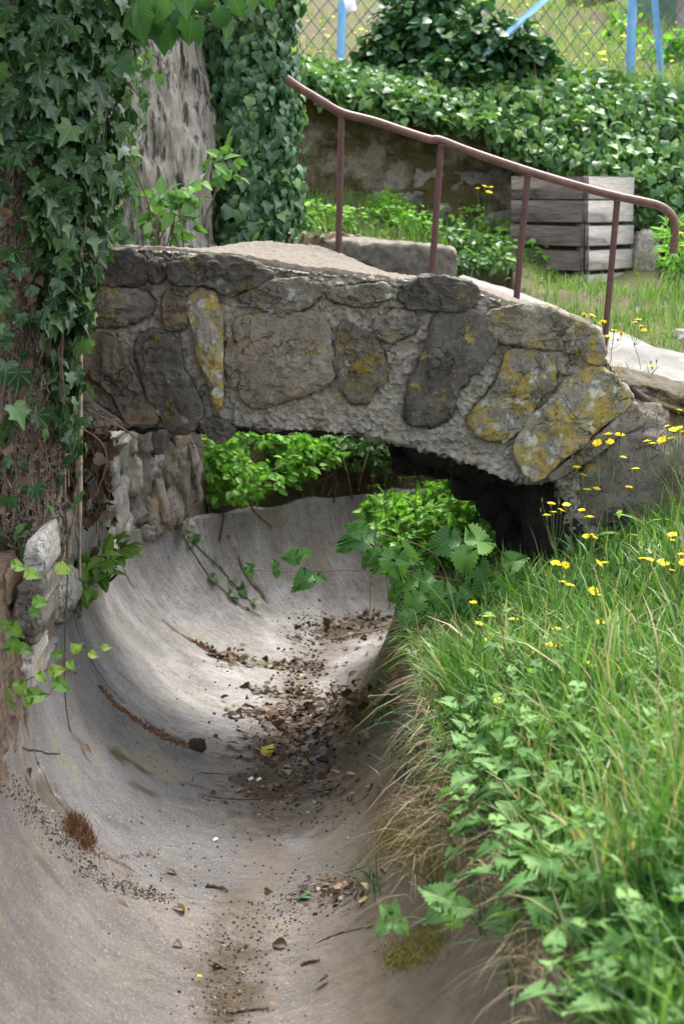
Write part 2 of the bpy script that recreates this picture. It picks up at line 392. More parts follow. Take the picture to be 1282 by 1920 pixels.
M['kerb'] = m_simple('kerb_stone', (.09, .08, .066), (.2, .18, .15), 26, .95, .8, third=(.09, .075, .05), tsc=5)
M['rust'] = m_simple('rusty_paint', (.05, .018, .017), (.085, .03, .027), 30, .6, .5, .003, third=(.16, .075, .035), tsc=22, tr=(.6, .72), spec=.45)
M['rail'] = m_simple('worn_rail', (.075, .035, .03), (.15, .085, .07), 24, .45, .4, .003, third=(.09, .045, .03), tsc=26, tr=(.5, .58), metal=.1)
M['wood'] = m_simple('weathered_boards', (.06, .049, .04), (.155, .13, .108), 9, .9, .7, .006, stretch=(1, 1, 14), third=(.06, .045, .032), tsc=4)
M['wood_grey'] = m_simple('grey_boards', (.15, .14, .128), (.27, .258, .24), 9, .9, .7, .006, stretch=(1, 1, 14), third=(.17, .14, .11), tsc=4)
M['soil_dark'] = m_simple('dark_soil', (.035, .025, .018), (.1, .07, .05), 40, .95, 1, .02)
M['deadwood'] = m_simple('dead_wood', (.26, .235, .2), (.5, .465, .41), 14, .9, 1, .02, stretch=(3.2, 3.2, .5), third=(.06, .048, .038), tsc=9, tr=(.5, .6))
M['bark'] = m_simple('bark', (.05, .036, .027), (.2, .145, .115), 16, .95, 1, .02, stretch=(3, 3, .6), third=(.04, .028, .02), tsc=9)
M['root'] = m_simple('ivy_stem', (.13, .095, .07), (.3, .23, .18), 40, .9, .6, .004)
M['twig'] = m_simple('twig', (.05, .032, .022), (.13, .085, .055), 50, .85, .5, .003)
M['blue'] = m_simple('blue_paint', (.085, .24, .42), (.14, .32, .5), 14, .5, .2, .003, third=(.1, .2, .3), tsc=18, tr=(.62, .72))
M['wire'] = m_simple('wire', (.05, .07, .075), (.1, .13, .14), 30, .6, .1, .002, metal=.5)
M['moss'] = m_simple('moss', (.1, .1, .02), (.3, .26, .05), 60, .95, 1, .01)
M['rustmoss'] = m_simple('brown_moss', (.07, .028, .012), (.19, .085, .03), 60, .95, 1, .01)
M['green_paint'] = m_simple('green_sheet', (.03, .09, .045), (.05, .13, .07), 5, .6, .1)
M['grey_post'] = m_simple('grey_wood', (.16, .13, .12), (.26, .22, .2), 14, .9, .5)
M['gravel'] = leafmat('gravel', [(0, (.03, .02, .014)), (.55, (.08, .055, .038)), (.85, (.13, .1, .075)), (1, (.36, .32, .27))], .95, 0)
M['paper'] = m_simple('white_scrap', (.6, .62, .64), (.75, .77, .8), 30, .6, .1)

M['ivy'] = leafmat('ivy_leaf', [(0, (.012, .034, .014)), (.5, (.03, .075, .026)), (.78, (.06, .125, .034)), (.95, (.13, .24, .05)), (.985, (.3, .11, .02)), (1, (.12, .05, .02))], .38, .2, 1, (.16, .25, .14))
M['ivy_bg'] = leafmat('ivy_leaf_glossy', [(0, (.028, .078, .034)), (.6, (.07, .165, .07)), (.85, (.17, .3, .11)), (1, (.24, .36, .09))], .3, .22, 0, spec=.6)
M['ivy_wall'] = leafmat('ivy_leaf_wall', [(0, (.04, .10, .035)), (.5, (.09, .2, .065)), (.85, (.2, .35, .1)), (1, (.4, .5, .14))], .38, .3, 0, spec=.45)
M['shrub'] = leafmat('shrub_leaf', [(0, (.014, .05, .022)), (.6, (.035, .11, .04)), (1, (.14, .27, .07))], .4, .25, 0)
M['bush'] = leafmat('bush_leaf', [(0, (.08, .22, .03)), (.6, (.19, .43, .06)), (1, (.36, .62, .12))], .5, .45, 0)
M['bright'] = leafmat('young_leaf', [(0, (.08, .19, .03)), (.6, (.15, .3, .05)), (1, (.32, .44, .08))], .5, .4, 2, (.3, .42, .16))
M['bramble'] = leafmat('bramble_leaf', [(0, (.03, .1, .02)), (.6, (.055, .16, .03)), (1, (.12, .26, .05))], .42, .3, 2, (.13, .24, .09))
M['bramble_pale'] = leafmat('bramble_leaf_pale', [(0, (.08, .19, .05)), (1, (.18, .34, .1))], .65, .3, 2, (.3, .42, .22))
M['nettle'] = leafmat('nettle_leaf', [(0, (.05, .14, .03)), (.6, (.105, .24, .055)), (1, (.22, .38, .11))], .68, .35, 2, (.2, .34, .14))
M['grass'] = leafmat('grass_blade', [(0, (.03, .09, .018)), (.35, (.07, .17, .035)), (.65, (.13, .265, .055)), (.86, (.23, .38, .1)), (.95, (.34, .32, .14)), (1, (.46, .38, .22))], .45, .35)
M['grass_dark'] = leafmat('dark_grass', [(0, (.02, .075, .03)), (1, (.05, .14, .05))], .4, .3)
M['lawn'] = leafmat('lawn_grass', [(0, (.08, .17, .035)), (.5, (.17, .29, .07)), (.8, (.3, .4, .11)), (1, (.45, .42, .2))], .5, .35)
M['straw'] = leafmat('straw', [(0, (.12, .075, .035)), (.5, (.32, .23, .13)), (1, (.5, .4, .26))], .6, .2)
M['deadleaf'] = leafmat('dead_leaf', [(0, (.03, .018, .012)), (.35, (.08, .046, .028)), (.65, (.19, .12, .075)), (.88, (.38, .24, .15)), (.96, (.35, .35, .12)), (1, (.5, .5, .42))], .55, .15)
M['stem'] = leafmat('green_stem', [(0, (.06, .13, .03)), (1, (.16, .24, .08))], .5, .1)
M['cane'] = leafmat('bramble_cane', [(0, (.08, .1, .04)), (1, (.16, .07, .05))], .5, .05)
M['petal'] = leafmat('yellow_petal', [(0, (.85, .62, .01)), (1, (.95, .8, .03))], .5, .25, spec=.2)
M['bud'] = leafmat('bud', [(0, (.1, .09, .04)), (1, (.2, .2, .08))], .6, .05)

# ------------------------------------------------------------------ channel
# stations: left lip xy, floor xy, right lip xy
ST = np.array([
 [-.78, .6, -.32, .6, .50, .6], [-.80, 2.0, -.31, 2.0, .45, 2.0], [-.82, 3.4, -.285, 3.4, .385, 3.4], [-.86, 4.8, -.26, 4.8, .26, 4.8],
 [-.92, 6.0, -.235, 6.0, .215, 6.0], [-.94, 7.2, -.20, 7.2, .215, 7.05], [-.93, 7.95, -.12, 7.85, .34, 7.45], [-.72, 8.28, -.04, 8.2, .42, 7.72],
 [-.45, 8.55, .08, 8.45, .52, 7.92], [-.18, 8.8, .26, 8.62, .66, 8.04], [.18, 9.05, .52, 8.72, .85, 8.1], [.75, 9.2, .95, 8.75, 1.1, 8.12], [1.7, 9.25, 1.7, 8.78, 1.7, 8.15]])
NS, NU = 960, 210
# finer stations near the camera
tt = np.linspace(0, 1, NS)
Sx = crom(ST, 2400); arc = np.concatenate([[0], np.cumsum(np.linalg.norm(np.diff(Sx[:, 2:4], axis=0), axis=1))])
sel = np.interp(tt * arc[-1], arc, np.arange(2400)).astype(int); C = Sx[sel]; arc = arc[sel]
DEP = .55
th = np.linspace(-np.pi / 2, np.pi / 2, NU); su = np.sin(th); w = np.abs(su)[None, :, None]
Lp, Fp, Rp = C[:, 0:2], C[:, 2:4], C[:, 4:6]
side = (su[None, :, None] < 0)
XY = Fp[:, None] + np.where(side, (Lp - Fp)[:, None], (Rp - Fp)[:, None]) * w
Z = -DEP * (1 - np.abs(su)**2.3)[None, :]**.62 * np.ones((NS, 1))
P = np.dstack([XY, Z])
yj = arc[:, None] + 0 * Z
def _jarc(px, py):
    a_, b_ = at(px, py, 4.0), at(px, py, 9.0); f = (-.53 - a_[2]) / (b_[2] - a_[2]); q = a_ + (b_ - a_) * f; return float(arc[np.argmin(((Fp - q[:2])**2).sum(1))])
JT = [_jarc(400, 1685), _jarc(430, 1412), _jarc(570, 1250), _jarc(560, 1172)]
nlow = fbm(np.dstack([XY, Z]), 2.2, 4)
dirt = np.zeros_like(Z); dz = nlow * .006
jy = fbm(np.dstack([su[None] + 0*Z, yj*0 + 3, 0*Z]), 4, 3) * .015
for k, J in enumerate(JT):
    q = np.abs(yj - J - jy - .02 * np.sign(su)[None] * su[None]**2)
    wd = (.018, .014, .010, .006)[k] * (1 + .8 * fbm(P, 6, 3, off=k))
    a = np.clip(1 - q / np.maximum(wd, .003), 0, 1)
    keep = (sstep(-.2, .25, -su)[None] + .35) * (fbm(P, 3, 3, off=5 + k) > -.35)
    dz -= .02 * sstep(0, 1, a) * keep; dirt = np.maximum(dirt, sstep(0, .6, a) * keep)
# the nearest slab sits a little proud, its broken edge crumbling
_x = P[..., 0]; _y = P[..., 1]; _z = P[..., 2] - EYE; _d = _y * cP - _z * sP; PXX = CX + FPX * _x / _d; PYY = CY - FPX * (_y * sP + _z * cP) / _d
for (a_, b_, rx, ry, ro, stg) in ((248, 1432, 62, 12, 33, .95), (272, 1484, 52, 9, 30, .9), (150, 1395, 40, 8, 40, .5), (215, 1545, 60, 14, 38, .45), (330, 1650, 50, 12, 20, .4), (80, 1500, 60, 20, 45, .7), (520, 1475, 160, 46, 0, .85), (520, 1400, 110, 36, -5, .95), (600, 1350, 100, 30, -10, .95),
        (640, 1180, 90, 24, -10, .9), (530, 1248, 90, 9, 0, .8), (560, 1300, 50, 8, 0, .6), (430, 1850, 75, 110, 0, .85), (440, 1690, 60, 40, 0, .5), (640, 1665, 80, 22, -8, .7), (540, 1540, 150, 44, 0, .7), (95, 1650, 50, 7, 50, .5), (60, 1610, 40, 6, 50, .5), (120, 1250, 30, 16, 40, .4), (400, 1225, 45, 7, 25, .7), (700, 1500, 60, 30, -30, .6), (690, 1620, 60, 30, -30, .6)):
    c_, s_ = math.cos(math.radians(ro)), math.sin(math.radians(ro)); ex = ((PXX - a_) * c_ + (PYY - b_) * s_) / rx; ey = (-(PXX - a_) * s_ + (PYY - b_) * c_) / ry
    q = np.exp(-(ex**2 + ey**2) * .9) + .35 * fbm(P, 14, 5, .65, off=rx); dirt = np.maximum(dirt, stg * sstep(.42, .95, q))
near = sstep(JT[0] + .03, JT[0] - .03, yj - jy); dz += near * .022 * (1 - .4 * np.abs(fbm(P, 9, 3)))
crumble = np.exp(-((yj - JT[0]) / .09)**2) * sstep(-.35, -.8, su)[None]
dz += crumble * ridge(P, 14, 4) * .014; dirt = np.maximum(dirt, np.clip(crumble * (.6 + fbm(P, 12, 4)), 0, 1))
P[..., 2] += dz
P[..., 2] += fbm(P, 30, 3) * .0015
# lip flange and outer skirt
outL = unit(Lp - Fp); outR = unit(Rp - Fp)
def ext(base, out, d, z): return np.column_stack([base + out * d, np.full(NS, z)])
jl = fbm(np.column_stack([Lp, 0 * arc]), 7, 4)[:, None] * .012
Pf = np.concatenate([ext(Lp, outL, .09, -.7)[:, None], ext(Lp, outL, .08, -.01)[:, None], ext(Lp, outL, .03, .006)[:, None], P,
                     ext(Rp, outR, .03, .006)[:, None], ext(Rp, outR, .055, -.01)[:, None], ext(Rp, outR, .065, -.7)[:, None]], 1)
Pf[:, [1, 2, -2, -3], 2] += jl
nU = Pf.shape[1]
uu = np.concatenate([[-1, -1, -1], su, [1, 1, 1]])[None] + np.zeros((NS, 1))
dv = np.concatenate([np.zeros((NS, 3)), dirt, np.zeros((NS, 3))], 1)
mb = MB(); F = gridF(NS, nU)[:, ::-1]; mb.add(Pf, F, np.dstack([uu, arc[:, None] + 0 * uu]), dv.ravel())
M['concrete'] = m_concrete([j / 12 for j in JT])
channel = structure(mb.build('channel', M['concrete']))
chanBVH = BVHTree.FromPolygons([tuple(v) for v in Pf.reshape(-1, 3)], [tuple(f) for f in F.tolist()])

# ------------------------------------------------------------------ ground sheet
poly = np.vstack([Lp[::9], Rp[::9][::-1]])
def chan_dist(X, Y):
    P2 = np.stack([X, Y], -1).reshape(-1, 2); d = np.full(len(P2), 1e9); ins = np.zeros(len(P2), bool)
    A = poly; B = np.roll(poly, -1, 0)
    near_ = (P2[:, 0] > -4) & (P2[:, 0] < 5) & (P2[:, 1] > -3) & (P2[:, 1] < 13); idx = np.nonzero(near_)[0]; Q = P2[idx]; dd = np.full(len(Q), 1e9); ii = np.zeros(len(Q), bool)
    for a, b in zip(A, B):
        e = b - a; t = np.clip(((Q - a) @ e) / (e @ e + 1e-12), 0, 1); dd = np.minimum(dd, np.linalg.norm(Q - a - t[:, None] * e, axis=1))
        c = ((a[1] > Q[:, 1]) != (b[1] > Q[:, 1])); xs = a[0] + (Q[:, 1] - a[1]) / (b[1] - a[1] + 1e-12) * (b[0] - a[0]); ii ^= c & (Q[:, 0] < xs)
    d[idx] = dd; ins[idx] = ii
    return d.reshape(X.shape), ins.reshape(X.shape)
ctl = []
def cp(px, py, Y): p = at(px, py, Y); ctl.append([p[0], p[1], p[2]])
for y in (-2, 1, 3, 5, 7, 8.2):
    for x in (-1.1, -1.8, -3, -6): ctl.append([x, y, 1.12 if y > 6 else .4])
for y in (-2, 1, 2, 3, 4, 5, 5.7):
    for x, z in ((.42, .02), (.7, .13), (1.1, .27), (1.6, .42), (3, .7), (6, .9)): ctl.append([x, y, z])
for x, z in ((.35, .05), (.6, .12), (.9, .26), (1.2, .36), (1.6, .46)): ctl.append([x, 6.2, z])
for a in ((1185, 748, 6.85), (1282, 735, 6.95), (1400, 760, 6.8), (1282, 720, 7.1), (1200, 700, 7.2), (1200, 650, 7.6), (1282, 665, 7.7), (1400, 700, 7.7), (1240, 620, 8.1), (1150, 630, 8.0), (1000, 590, 8.3),
          (880, 533, 8.7), (1200, 600, 8.4), (1400, 610, 8.5), (1000, 545, 9.0), (1080, 538, 9.6), (1282, 560, 9.2), (1400, 560, 9.6), (960, 490, 9.7), (850, 425, 10.2), (750, 388, 10.4), (640, 372, 10.4), (570, 365, 10.4), (450, 400, 10.3),
          (600, 440, 9.45), (700, 448, 9.45), (700, 508, 9.1), (820, 520, 9.0), (600, 500, 9.1), (900, 425, 10.3), (1000, 480, 10.2), (1200, 500, 10.2), (1282, 500, 10.2), (1500, 500, 10.2), (300, 420, 9.5), (0, 420, 9.5), (480, 470, 9.0), (900, 540, 8.8)): cp(*a)
ctl = np.array(ctl)
def lower(X, Y):
    num = 0; den = 0
    for x, y, z in ctl:
        wgt = 1 / ((X - x)**2 + (Y - y)**2 + .02)**2.2; num = num + wgt * z; den = den + wgt
    return num / den
def upper(X, Y):
    z = 2.03 + .155 * (Y - 11) - .03 * np.maximum(X, 0) + .35 * np.maximum(Y - 19, 0)
    return z + .05 * fbm(np.stack([X, Y, 0 * X], -1), .9, 3)
def Gz(X, Y):
    X = np.asarray(X, float); Y = np.asarray(Y, float)
    zl = lower(X, np.minimum(Y, 10.6)); zu = upper(X, Y)
    b = zl + (zu - zl) * sstep(10.72, 10.95, Y)
    b = b + .015 * fbm(np.stack([X, Y, 0 * X], -1), 3.3, 4)
    d, ins = chan_dist(X, Y)
    left = (X < -.3) & (Y < 8.3)
    bank = np.where(left, np.clip((d - .13) * 18, -.03, 9), np.where(Y < 7.0, -.02 + np.interp(Y, [6.2, 6.4], [2.2, .3]) * np.maximum(d - .05, 0), -.02 + np.interp(X, [-.7, -.1], [1.15, 3.2]) * np.maximum(d - .06, 0)))
    bank = np.where((X > 0) & (X < .8) & (Y >= 7.0) & (Y < 7.5), -.02 + .3 * np.maximum(d - .05, 0), bank)
    tun = (X > .80) & (Y > 7.2)
    z = np.where(tun, b, np.minimum(b, bank)); z = np.where((ins | (d < .05)) & ~tun, -.8, z)
    return z
def axisv(lo, hi, st, a, b, n): 
    f = np.arange(lo, hi + 1e-6, st); g = np.geomspace(st, 1, n); 
    return np.concatenate([lo - (lo - a) * (np.geomspace(.002, 1, n)[::-1]), f, hi + (b - hi) * np.geomspace(.002, 1, n)])
gx = axisv(-2.2, 2.8, .03, -70, 70, 26); gy = axisv(.2, 11.6, .03, -40, 110, 26)
GX, GY = np.meshgrid(gx, gy, indexing='ij'); GZ = Gz(GX, GY)
mb = MB(); GP = np.dstack([GX, GY, GZ]); GF = gridF(*GX.shape); mb.add(GP, GF)
ground = structure(mb.build('ground', M['ground']))
gBVH = BVHTree.FromPolygons([tuple(v) for v in GP.reshape(-1, 3)], [tuple(f) for f in GF.tolist()])
def gz(x, y):
    best = -9
    for b in (gBVH, chanBVH):
        r = b.ray_cast(Vector((float(x), float(y), 30)), Vector((0, 0, -1)))
        if r[0] is not None: best = max(best, r[0].z)
    return best
def hit(px, py, bv=(chanBVH, gBVH)):
    "where the view ray through a photo pixel meets channel or ground"
    o = Vector((0, 0, EYE)); d = (Vector(at(px, py, 5.0).tolist()) - o).normalized(); best = None
    for b in bv:
        r = b.ray_cast(o, d)
        if r[0] is not None and (best is None or r[3] < best[3]): best = r
    return None if best is None else (np.array(best[0]), np.array(best[1]) * (1 if best[1].z > 0 else -1))
def above(px, py, h, y0=2.3, y1=16):
    "point on the pixel's ray that is h above the ground"
    Ys = np.arange(y0, y1, .04); last = None
    for Y in Ys:
        p = at(px, py, Y)
        if p[2] - gz(p[0], p[1]) <= h: return p
    return at(px, py, y1)

# concrete path strip right of the bridge
mb = MB()
top = at([868, 930, 1000, 1060, 1150, 1282, 1500], [514, 534, 557, 582, 624, 670, 740], [8.75, 8.6, 8.4, 8.2, 7.95, 7.65, 7.3])
bot = at([840, 890, 960, 1040, 1110, 1282, 1500], [528, 560, 610, 650, 690, 728, 800], [8.5, 8.2, 7.9, 7.6, 7.3, 7.0, 6.6])
top, bot = crom(top, 80), crom(bot, 80)
G = top[:, None] + (bot - top)[:, None] * np.linspace(0, 1, 24)[None, :, None]
zz = Gz(G[..., 0], G[..., 1]); G[..., 2] = np.maximum(G[..., 2], zz + .012)
G[..., 2] = G[..., 2] + .004 * fbm(G, 8, 3)
edge = G.copy(); 
full = np.concatenate([G[:, :1] - [0, 0, .12], G, G[:, -1:] - [0, 0, .12]], 1)
mb.add(full, gridF(80, 26)[:, ::-1]); path = structure(mb.build('path', M['path']))
# ------------------------------------------------------------------ stones
def stone_from_px(mb, pts, Y, T=.05, back=.07, seed=0, rnd=3.0, rough=.013, facet=.022, tilt=0.0, var=.5, n=120, R=28):
    o = lin(crom(np.array(pts, float), 160, True), n, True)
    o = o + fbm(np.column_stack([o / 40, np.full(n, seed)]), 1, 3)[:, None] * 1.6
    B = at(o[:, 0], o[:, 1], Y)[:, [0, 2]]; c = B.mean(0); size = np.sqrt(((B - c)**2).sum(1)).mean()
    r = np.concatenate([np.linspace(0, .8, R - 8)[1:], np.linspace(.8, 1, 10)[1:]]); V = [[c[0], Y - T, c[1]]]
    prof = T * np.clip(1 - r**rnd, 0, 1)**.5
    XZ = c + (B - c)[None] * (r[:, None, None] * (1 + .0 * r[:, None, None]))
    rs = np.random.default_rng(seed + 500); hgt_ = np.full(XZ.shape[:2], 1e9)
    for _k in range(7):                                  # broken faces: the lowest of several tilted planes
        _a = rs.uniform(0, 2*np.pi); _g = rs.uniform(.0, .45) * T / size; _o = T * rs.uniform(.75, 1.25)
        hgt_ = np.minimum(hgt_, _o - _g * ((XZ[..., 0] - c[0]) * np.cos(_a) + (XZ[..., 1] - c[1]) * np.sin(_a)))
    Yv = Y - np.minimum(prof[:, None], hgt_)
    G = np.stack([XZ[..., 0], Yv, XZ[..., 1]], -1)
    # back rim runs into the masonry
    b1 = G[-1].copy(); b1[:, 1] = Y + back; b1[:, [0, 2]] = c + (B - c) * .93
    G = np.concatenate([G, b1[None]], 0); m = len(G)
    A = np.vstack([V, G.reshape(-1, 3), [[c[0], Y + back, c[1]]]])
    d = unit(A - np.array([c[0], Y + back * .6, c[1]]))
    f = ridge(A, 9, 3, off=seed * 3.7) * facet * .35 + ridge(A, 28, 4, off=seed) * rough * .5 + fbm(A, 60, 4, off=seed) * .003 + fbm(A, 160, 2) * .0012
    A = A + d * f[:, None]
    j = np.arange(n); k = (j + 1) % n
    F3 = np.vstack([np.stack([np.zeros(n, int), 1 + k, 1 + j], -1), np.stack([np.full(n, len(A) - 1), 1 + (m - 1) * n + j, 1 + (m - 1) * n + k], -1)])
    F4 = gridF(m, n, False, True)[:, ::-1] + 1
    mb.add(A, [F3, F4], None, var)
def blob_stone(mb, c, ax, ay, az, seed=0, facet=.12, rough=.06, p=.62, nu=36, nv=22, var=.5):
    "rounded irregular stone: superellipsoid on three half-axes, displaced"
    u = np.linspace(0, 2*np.pi, nu, endpoint=False); v = np.linspace(-np.pi/2, np.pi/2, nv)
    U, Vv = np.meshgrid(u, v, indexing='ij'); sg = lambda x, q: np.sign(x) * np.abs(x)**q
    L = np.stack([sg(np.cos(Vv), p) * sg(np.cos(U), p), sg(np.cos(Vv), p) * sg(np.sin(U), p), sg(np.sin(Vv), p)], -1)
    f = 1 + facet * ridge(L, 1.3, 3, off=seed * 5.1) * .5 + rough * fbm(L, 4, 4, off=seed)
    L = L * f[..., None]; A = np.asarray(c) + L[..., :1] * np.asarray(ax) + L[..., 1:2] * np.asarray(ay) + L[..., 2:] * np.asarray(az)
    F = gridF(nu, nv, True, False)
    if np.dot(np.cross(ax, ay), az) < 0: F = F[:, ::-1]
    mb.add(A, F, None, var)

# ------------------------------------------------------------------ arched footbridge
Y0, Y1 = 6.5, 7.38
br = thing('stone_footbridge', 'small arched rubble-stone footbridge with yellow lichen crossing the concrete channel', 'footbridge', (-.2, 6.9, 0))
topn = np.array([(60, 462), (170, 462), (250, 466), (330, 470), (420, 481), (510, 499), (580, 510), (640, 516), (735, 524), (830, 533), (900, 549), (960, 572), (1040, 596), (1110, 640), (1170, 715), (1200, 765)], float)
botn = np.array([(60, 830), (135, 812), (180, 800), (250, 796), (300, 802), (360, 795), (410, 800), (480, 806), (560, 808), (640, 814), (700, 820), (760, 832), (820, 852), (880, 872), (930, 893), (965, 904), (1010, 900), (1045, 905), (1066, 960), (1072, 1150)], float)
bott = np.array([(60, 840), (180, 806), (300, 806), (480, 808), (640, 812), (715, 818), (735, 866), (790, 886), (838, 893), (852, 917), (895, 934), (930, 966), (958, 1005), (958, 1060), (964, 1120), (968, 1150)], float)
NXB = 520
ptn = lin(topn, NXB); pbn = crom(botn, 600); pbn = lin(pbn, NXB); pbb = lin(bott, NXB)
# match columns by arc-share
pt = at(ptn[:, 0], ptn[:, 1], Y0); pb = at(pbn[:, 0], pbn[:, 1], Y0 + .01)
pbk = at(pbb[:, 0], pbb[:, 1], Y1)
pbk0 = at(pbb[:, 0], pbb[:, 1], Y0 + .30)
fz = np.array([(60, 470), (170, 472), (340, 474), (395, 470), (440, 463), (510, 458), (560, 461), (600, 468), (640, 482), (680, 500), (725, 519), (800, 528), (900, 545), (960, 562), (1040, 590), (1110, 632), (1170, 705), (1200, 755)], float)
ptk = at(*lin(fz, NXB).T, Y1)
a = np.linspace(0, 1, 180)[:, None, None]; front = pt[None] + (pb - pt)[None] * a
s = np.linspace(0, 1, 46)[1:, None, None]
mid = pb + (pbk - pb) * .5
sof = pb[None] * (1 - s)**2 + 2 * (mid + np.array([0, 0, .05]))[None] * s * (1 - s) + pbk[None] * s**2
bk = pbk[None] + (ptk - pbk)[None] * np.linspace(0, 1, 12)[1:, None, None]
dk = ptk[None] + (pt - ptk)[None] * np.linspace(0, 1, 40)[1:-1, None, None]
LOOP = np.concatenate([front, sof, bk, dk], 0); nf = len(front)
nrm = np.zeros_like(LOOP); tu = np.roll(LOOP, -1, 0) - np.roll(LOOP, 1, 0); tv = np.gradient(LOOP, axis=1); nrm = unit(np.cross(tv, tu))
if nrm[nf // 2, 260, 1] > 0: nrm = -nrm
amp = np.full(len(LOOP), .012); amp[:nf] = .018
disp = fbm(LOOP, 7, 4) * .012 + ridge(LOOP, 26, 4) * .008 + fbm(LOOP, 70, 3) * .008 + np.maximum(0, vnoise(LOOP * 130)) * .006
soff = np.zeros((len(LOOP), 1)); soff[nf:nf + 45] = 1
disp = disp * (1 - .2 * soff) + soff * ridge(LOOP * [1, 1, .3], 6, 3) * .016
isdeck = np.zeros((len(LOOP), 1)); isdeck[-38:] = 1; disp = disp * (1 - .8 * isdeck)
Z3 = lambda L: [(x / 2, 430 + y / 2) for x, y in L]
Z4 = lambda L: [(641 + x / 2, 430 + y / 2) for x, y in L]
STN = [
 (Z3([(250,75),(330,70),(440,70),(520,86),(550,130),(547,180),(520,206),(440,212),(350,203),(300,195),(240,150)]), 'stone_dark', .035, .0, None),
 (Z3([(230,215),(325,208),(400,206),(480,222),(550,235),(572,290),(555,330),(500,352),(400,365),(320,362),(240,350),(215,280)]), 'stone', .03, 0, None),
 (Z3([(560,120),(600,112),(620,150),(607,190),(572,196),(552,160)]), 'stone_dark', .025, 0, None),
 (Z3([(632,128),(720,102),(830,100),(930,113),(1012,150),(1022,178),(960,207),(880,242),(830,237),(780,208),(680,207),(640,178)]), 'stone', .05, 0, None),
 (Z3([(622,240),(682,235),(708,290),(702,350),(665,372),(620,356),(610,300)]), 'stone_rust', .03, 0, 'small rust-brown wedge stone'),
 (Z3([(712,250),(755,230),(805,242),(832,320),(838,400),(835,500),(835,640),(815,675),(796,640),(790,590),(755,510),(733,420),(712,340),(705,290)]), 'stone_ochre', .06, 0, 'tall upright stone streaked with orange lichen'),
 (Z3([(508,420),(560,384),(640,392),(672,430),(690,520),(740,610),(762,680),(747,730),(680,762),(625,757),(600,700),(560,620),(520,520)]), 'stone', .05, 0, None),
 (Z3([(262,450),(340,398),(440,418),(500,540),(548,620),(588,700),(560,728),(480,720),(420,620),(330,540),(270,500)]), 'stone_rust', .05, 0, None),
 (Z3([(255,530),(310,556),(350,650),(430,700),(478,738),(400,750),(330,735),(280,790),(250,700)]), 'stone_rust', .03, 0, 'jagged reddish stone'),
 (Z3([(905,250),(1000,207),(1090,188),(1180,200),(1197,240),(1150,290),(1060,312),(980,300),(920,275)]), 'stone', .04, 0, None),
 (Z3([(890,345),(1000,318),(1120,322),(1200,325),(1240,420),(1250,540),(1200,600),(1100,630),(960,662),(905,620),(900,540),(888,440)]), 'stone_pale', .03, 0, None),
 (Z3([(845,440),(880,420),(905,520),(900,560),(870,580),(845,540)]), 'stone_olive', .02, 0, None),
 (Z4([(-50,235),(40,212),(160,205),(176,235),(165,265),(90,290),(10,282),(-45,262)]), 'stone_olive', .03, 0, None),
 (Z4([(213,240),(258,197),(340,180),(440,193),(492,215),(497,260),(450,302),(330,300),(240,287)]), 'stone_dark', .055, 0, None),
 (Z4([(0,335),(60,372),(140,432),(168,540),(120,590),(90,640),(20,625),(-20,520),(-15,400)]), 'stone_olive', .025, 0, None),
 (Z4([(128,345),(178,303),(250,308),(282,360),(242,402),(180,412),(135,388)]), 'stone', .025, 0, None),
 (Z4([(345,335),(420,298),(500,305),(562,385),(565,450),(500,540),(440,600),(408,700),(325,735),(238,705),(235,620),(290,500),(322,420)]), 'stone_dark', .05, 0, None),
 (Z4([(540,330),(600,300),(670,290),(690,350),(680,430),(600,415),(555,385)]), 'stone_olive', .035, 0, 'mossy stone'),
 (Z4([(655,315),(680,290),(750,285),(830,308),(930,362),(972,410),(977,490),(930,502),(860,467),(760,450),(665,430),(645,370)]), 'stone_olive', .055, 0, None),
 (Z4([(580,560),(600,500),(650,455),(720,453),(790,490),(800,560),(740,640),(690,720),(630,780),(560,790),(500,750),(470,700),(540,620)]), 'stone_ochre', .035, 0, 'stone thickly crusted with yellow lichen'),
 (Z4([(860,553),(930,522),(985,530),(1062,600),(1077,652),(960,752),(830,852),(740,930),(680,905),(652,830),(672,750),(720,690),(800,620)]), 'stone_ochre', .06, 0, 'big slab with pale round lichen spots'),
 (Z4([(1085,655),(1125,688),(1128,735),(1040,765),(980,825),(900,880),(800,935),(760,930),(850,860),(960,765)]), 'stone_pale', .03, 0, None),
 (Z4([(760,460),(850,470),(960,515),(880,545),(800,520)]), 'stone_pale', .015, 0, None),
]
Z3b = [(376, 790), (400, 784), (420, 792), (440, 806), (425, 820), (408, 826), (392, 812)]
STN.append((Z3b, 'stone_dark', .04, 0, None))
# the joints round every stone are raked back
gx_, gy_ = (ptn[None, :, 0] + (pbn - ptn)[None, :, 0] * a[..., 0]), (ptn[None, :, 1] + (pbn - ptn)[None, :, 1] * a[..., 0])
dm = np.full(gx_.shape, 99.)
for pts_, *_r in STN:
    o_ = lin(crom(np.array(pts_, float), 160, True), 70, True); bx = (gx_ > o_[:, 0].min() - 14) & (gx_ < o_[:, 0].max() + 14) & (gy_ > o_[:, 1].min() - 14) & (gy_ < o_[:, 1].max() + 14)
    Qx, Qy = gx_[bx], gy_[bx]; dd_ = np.hypot(Qx[:, None] - o_[None, :, 0], Qy[:, None] - o_[None, :, 1]).min(1); dm[bx] = np.minimum(dm[bx], dd_)
disp[:nf] -= .017 * np.exp(-(dm / 4.0)**2) * np.clip(.55 + .9 * fbm(LOOP[:nf], 8, 3), 0, 1.4)
disp = disp - .012
LOOP = LOOP + nrm * disp[..., None]
mb = MB(); F = gridF(len(LOOP), NXB, True, False)
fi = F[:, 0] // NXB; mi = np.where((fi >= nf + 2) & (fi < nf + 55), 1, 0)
mb.add(LOOP, F); mb.mi = [mi]
